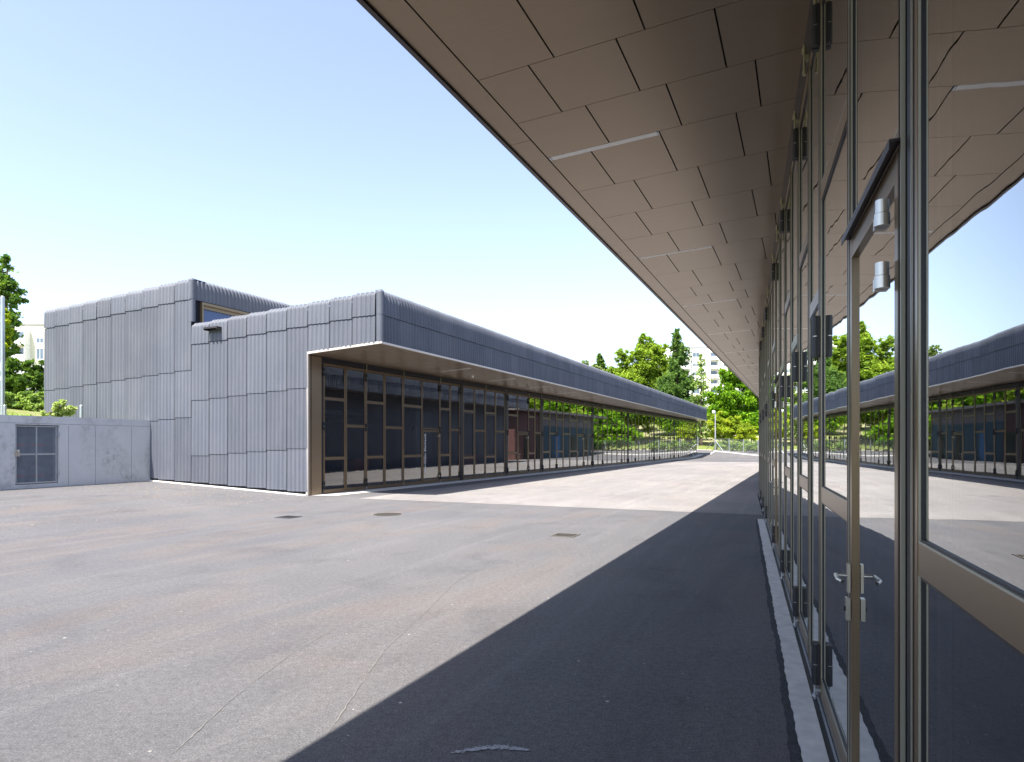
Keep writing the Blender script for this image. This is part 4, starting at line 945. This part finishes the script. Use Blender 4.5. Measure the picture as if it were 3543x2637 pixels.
def kerbline(name, label, pts, wd=.15, ht=.10):
    mb = MB()
    for q0, q1 in zip(pts[:-1], pts[1:]):
        for i in range(6):
            a_, b2 = q0.lerp(q1, i/6), q0.lerp(q1, (i+1)/6); d = (b2-a_).normalized(); nn = Vector((-d.y, d.x, 0))*wd
            za, zb_ = zw(a_.x, a_.y), zw(b2.x, b2.y); A_ = [a_-nn, a_+nn, b2+nn, b2-nn]; zz = [za, za, zb_, zb_]
            mb.add([(v.x, v.y, z_-.03) for v, z_ in zip(A_, zz)]+[(v.x, v.y, z_+ht) for v, z_ in zip(A_, zz)], [(4, 5, 6, 7), (0, 1, 5, 4), (1, 2, 6, 5), (2, 3, 7, 6), (3, 0, 4, 7)])
    tag(build(name, mb, M['kerbw']), label, 'kerb')
kerbline('fence_kerb', 'pale kerb running under the mesh fence', FN[1:6])
kerbline('road_kerb', 'pale kerb from the far hall corner to the fence corner post', [W(-12.0, 84.5)+Vector((1.5, 0, 0)), FN[1]-Vector((0, .3, 0))], .08)
q = Vector((at(2475, 91), 91, zw(at(2475, 91), 91))); t = thing('street_lamp', 'grey street lamp with a white head behind the fence corner post', 'street lamp', q)
zt_ = px(2475, 1427, 91).z-q.z; b = MB(); b.tube((0, 0, 0), (0, 0, zt_), .09, .06, seg=12); build('pole', b, M['blind'], t)
b = MB(); b.tube((-.30, 0, zt_), (0, 0, zt_+.05), .05, seg=8); b.ball((-.22, 0, zt_+.05), .24); build('lamp_head', b, M['white'], t)
# ------------------------------------------------------------------ apartment blocks
def flats(name, label, origin, rz, wd, dp, floors, fh, cols_, wall, top=1.0, balc=()):
    t = thing(name, label, 'building', origin, rz); H = floors*fh+top
    b = MB(); b.box(0, 0, -12, wd, dp, H); b.box(-.15, -.15, H, wd+.15, dp+.15, H+.25, 1); build('wall', b, [wall, M['blind']], t)
    first = {}
    for f in range(floors):
        for (x0, x1, s0, s1, kd) in cols_:
            z0, z1 = f*fh+s0, f*fh+s1
            if kd == 'w':
                key = (x0, x1)
                if key not in first:
                    b = MB(); b.box(x0-.08, -.03, 0, x1+.08, -.002, .08); b.box(x0-.08, -.03, s1-s0-.08, x1+.08, -.002, s1-s0); b.box(x0-.08, -.03, .08, x0, -.002, s1-s0-.08); b.box(x1, -.03, .08, x1+.08, -.002, s1-s0-.08); b.box((x0+x1)/2-.03, -.03, .08, (x0+x1)/2+.03, -.002, s1-s0-.08)
                    g_ = MB(); g_.box(x0, -.012, .08, x1, -.003, s1-s0-.08); first[key] = (b.mesh('window', [M['white']]), g_.mesh('pane', [M['winglass']]))
                o = link('window', first[key][0], t, (0, 0, z0)); link('pane', first[key][1], o)
                if random.random() < .35:
                    c_ = MB(); c_.box(x0, -.022, (s1-s0)*random.uniform(.3, .6), x1, -.013, s1-s0-.08); build('blind', c_, M['blind'], o)
            else:
                key = (x0, x1, 'b')
                if key not in first:
                    b = MB(); b.box(x0, -1.35, 0, x1, -.0, .18); b.box(x0, -1.4, .18, x1, -1.3, 1.05); b.box(x0-.04, -1.4, 0, x0+.06, -.0, fh-.05); b.box(x1-.06, -1.4, 0, x1+.04, -.0, fh-.05)
                    g_ = MB(); g_.box(x0+.3, -.02, .3, x1-.3, -.002, 2.35); first[key] = (b.mesh('balcony', [M['white']]), g_.mesh('pane', [M['winglass']]))
                o = link('balcony', first[key][0], t, (0, 0, f*fh)); link('pane', first[key][1], o)
    return t
random.seed(9)
Zb = 205; q0 = px(2290, 1202, Zb); fl_ = 9; fh = 2.85; o0 = Vector((q0.x, Zb, q0.z-fl_*fh-1.0)); k = Zb/FPX
def C_(x): return (x-2290)*k
flats('apartment_block', 'tall white apartment block behind the conifers at the head of the yard', o0, R(4), 44, 14, fl_, fh,
      [(C_(2315), C_(2335), .9, 2.3, 'w'), (C_(2352), C_(2386), 0, 0, 'b'), (C_(2399), C_(2423), .9, 2.35, 'w'), (C_(2437), C_(2446), .9, 2.3, 'w'), (C_(2456), C_(2488), 0, 0, 'b'), (C_(2510), C_(2530), .9, 2.3, 'w'), (C_(2560), C_(2590), 0, 0, 'b')], M['render'])
Zb = 112; q0 = px(-190, 1128, Zb); o0 = Vector((q0.x, Zb, q0.z-5*2.75-.6)); k = Zb/FPX
def C2(x): return (x+190)*k
flats('cream_flats', 'cream white block of flats between the left tree and the tall grey volume', o0, 0, 26, 12, 5, 2.75,
      [(C2(-120), C2(-80), .9, 2.2, 'w'), (C2(-60), C2(-20), 0, 0, 'b'), (C2(44), C2(105), 0, 0, 'b'), (C2(127), C2(150), .4, 2.35, 'w'), (C2(-160), C2(-135), .9, 2.2, 'w'), (C2(180), C2(215), .9, 2.2, 'w')], M['rendery'], .8)
# ------------------------------------------------------------------ low pavilion mirrored in the far glass doors
pv = thing('timber_pavilion', 'low red and blue clad pavilion mirrored in the far glass doors', 'building', W(1.2, 60, .0), -TH)
b = MB(); b.box(0, 0, 0, 8, 7, 5.0, 0); b.box(0, 7, 0, 8, 22, 5.0, 1); b.box(-.02, 7, 0, 0, 22, 3.6, 2); build('wall', b, [M['redwall'], M['greywall'], M['teal']], pv)
b = MB(); b.box(-.9, -1, 5.0, 9, 25.5, 5.25); build('roof', b, M['greywall'], pv)
for y in (2, 5, 10, 15, 19):
    b = MB(); b.box(-.06, y, 0, -.021, y+1.3, 2.6); build('door', b, M['black'] if y != 10 else M['blue'], pv)
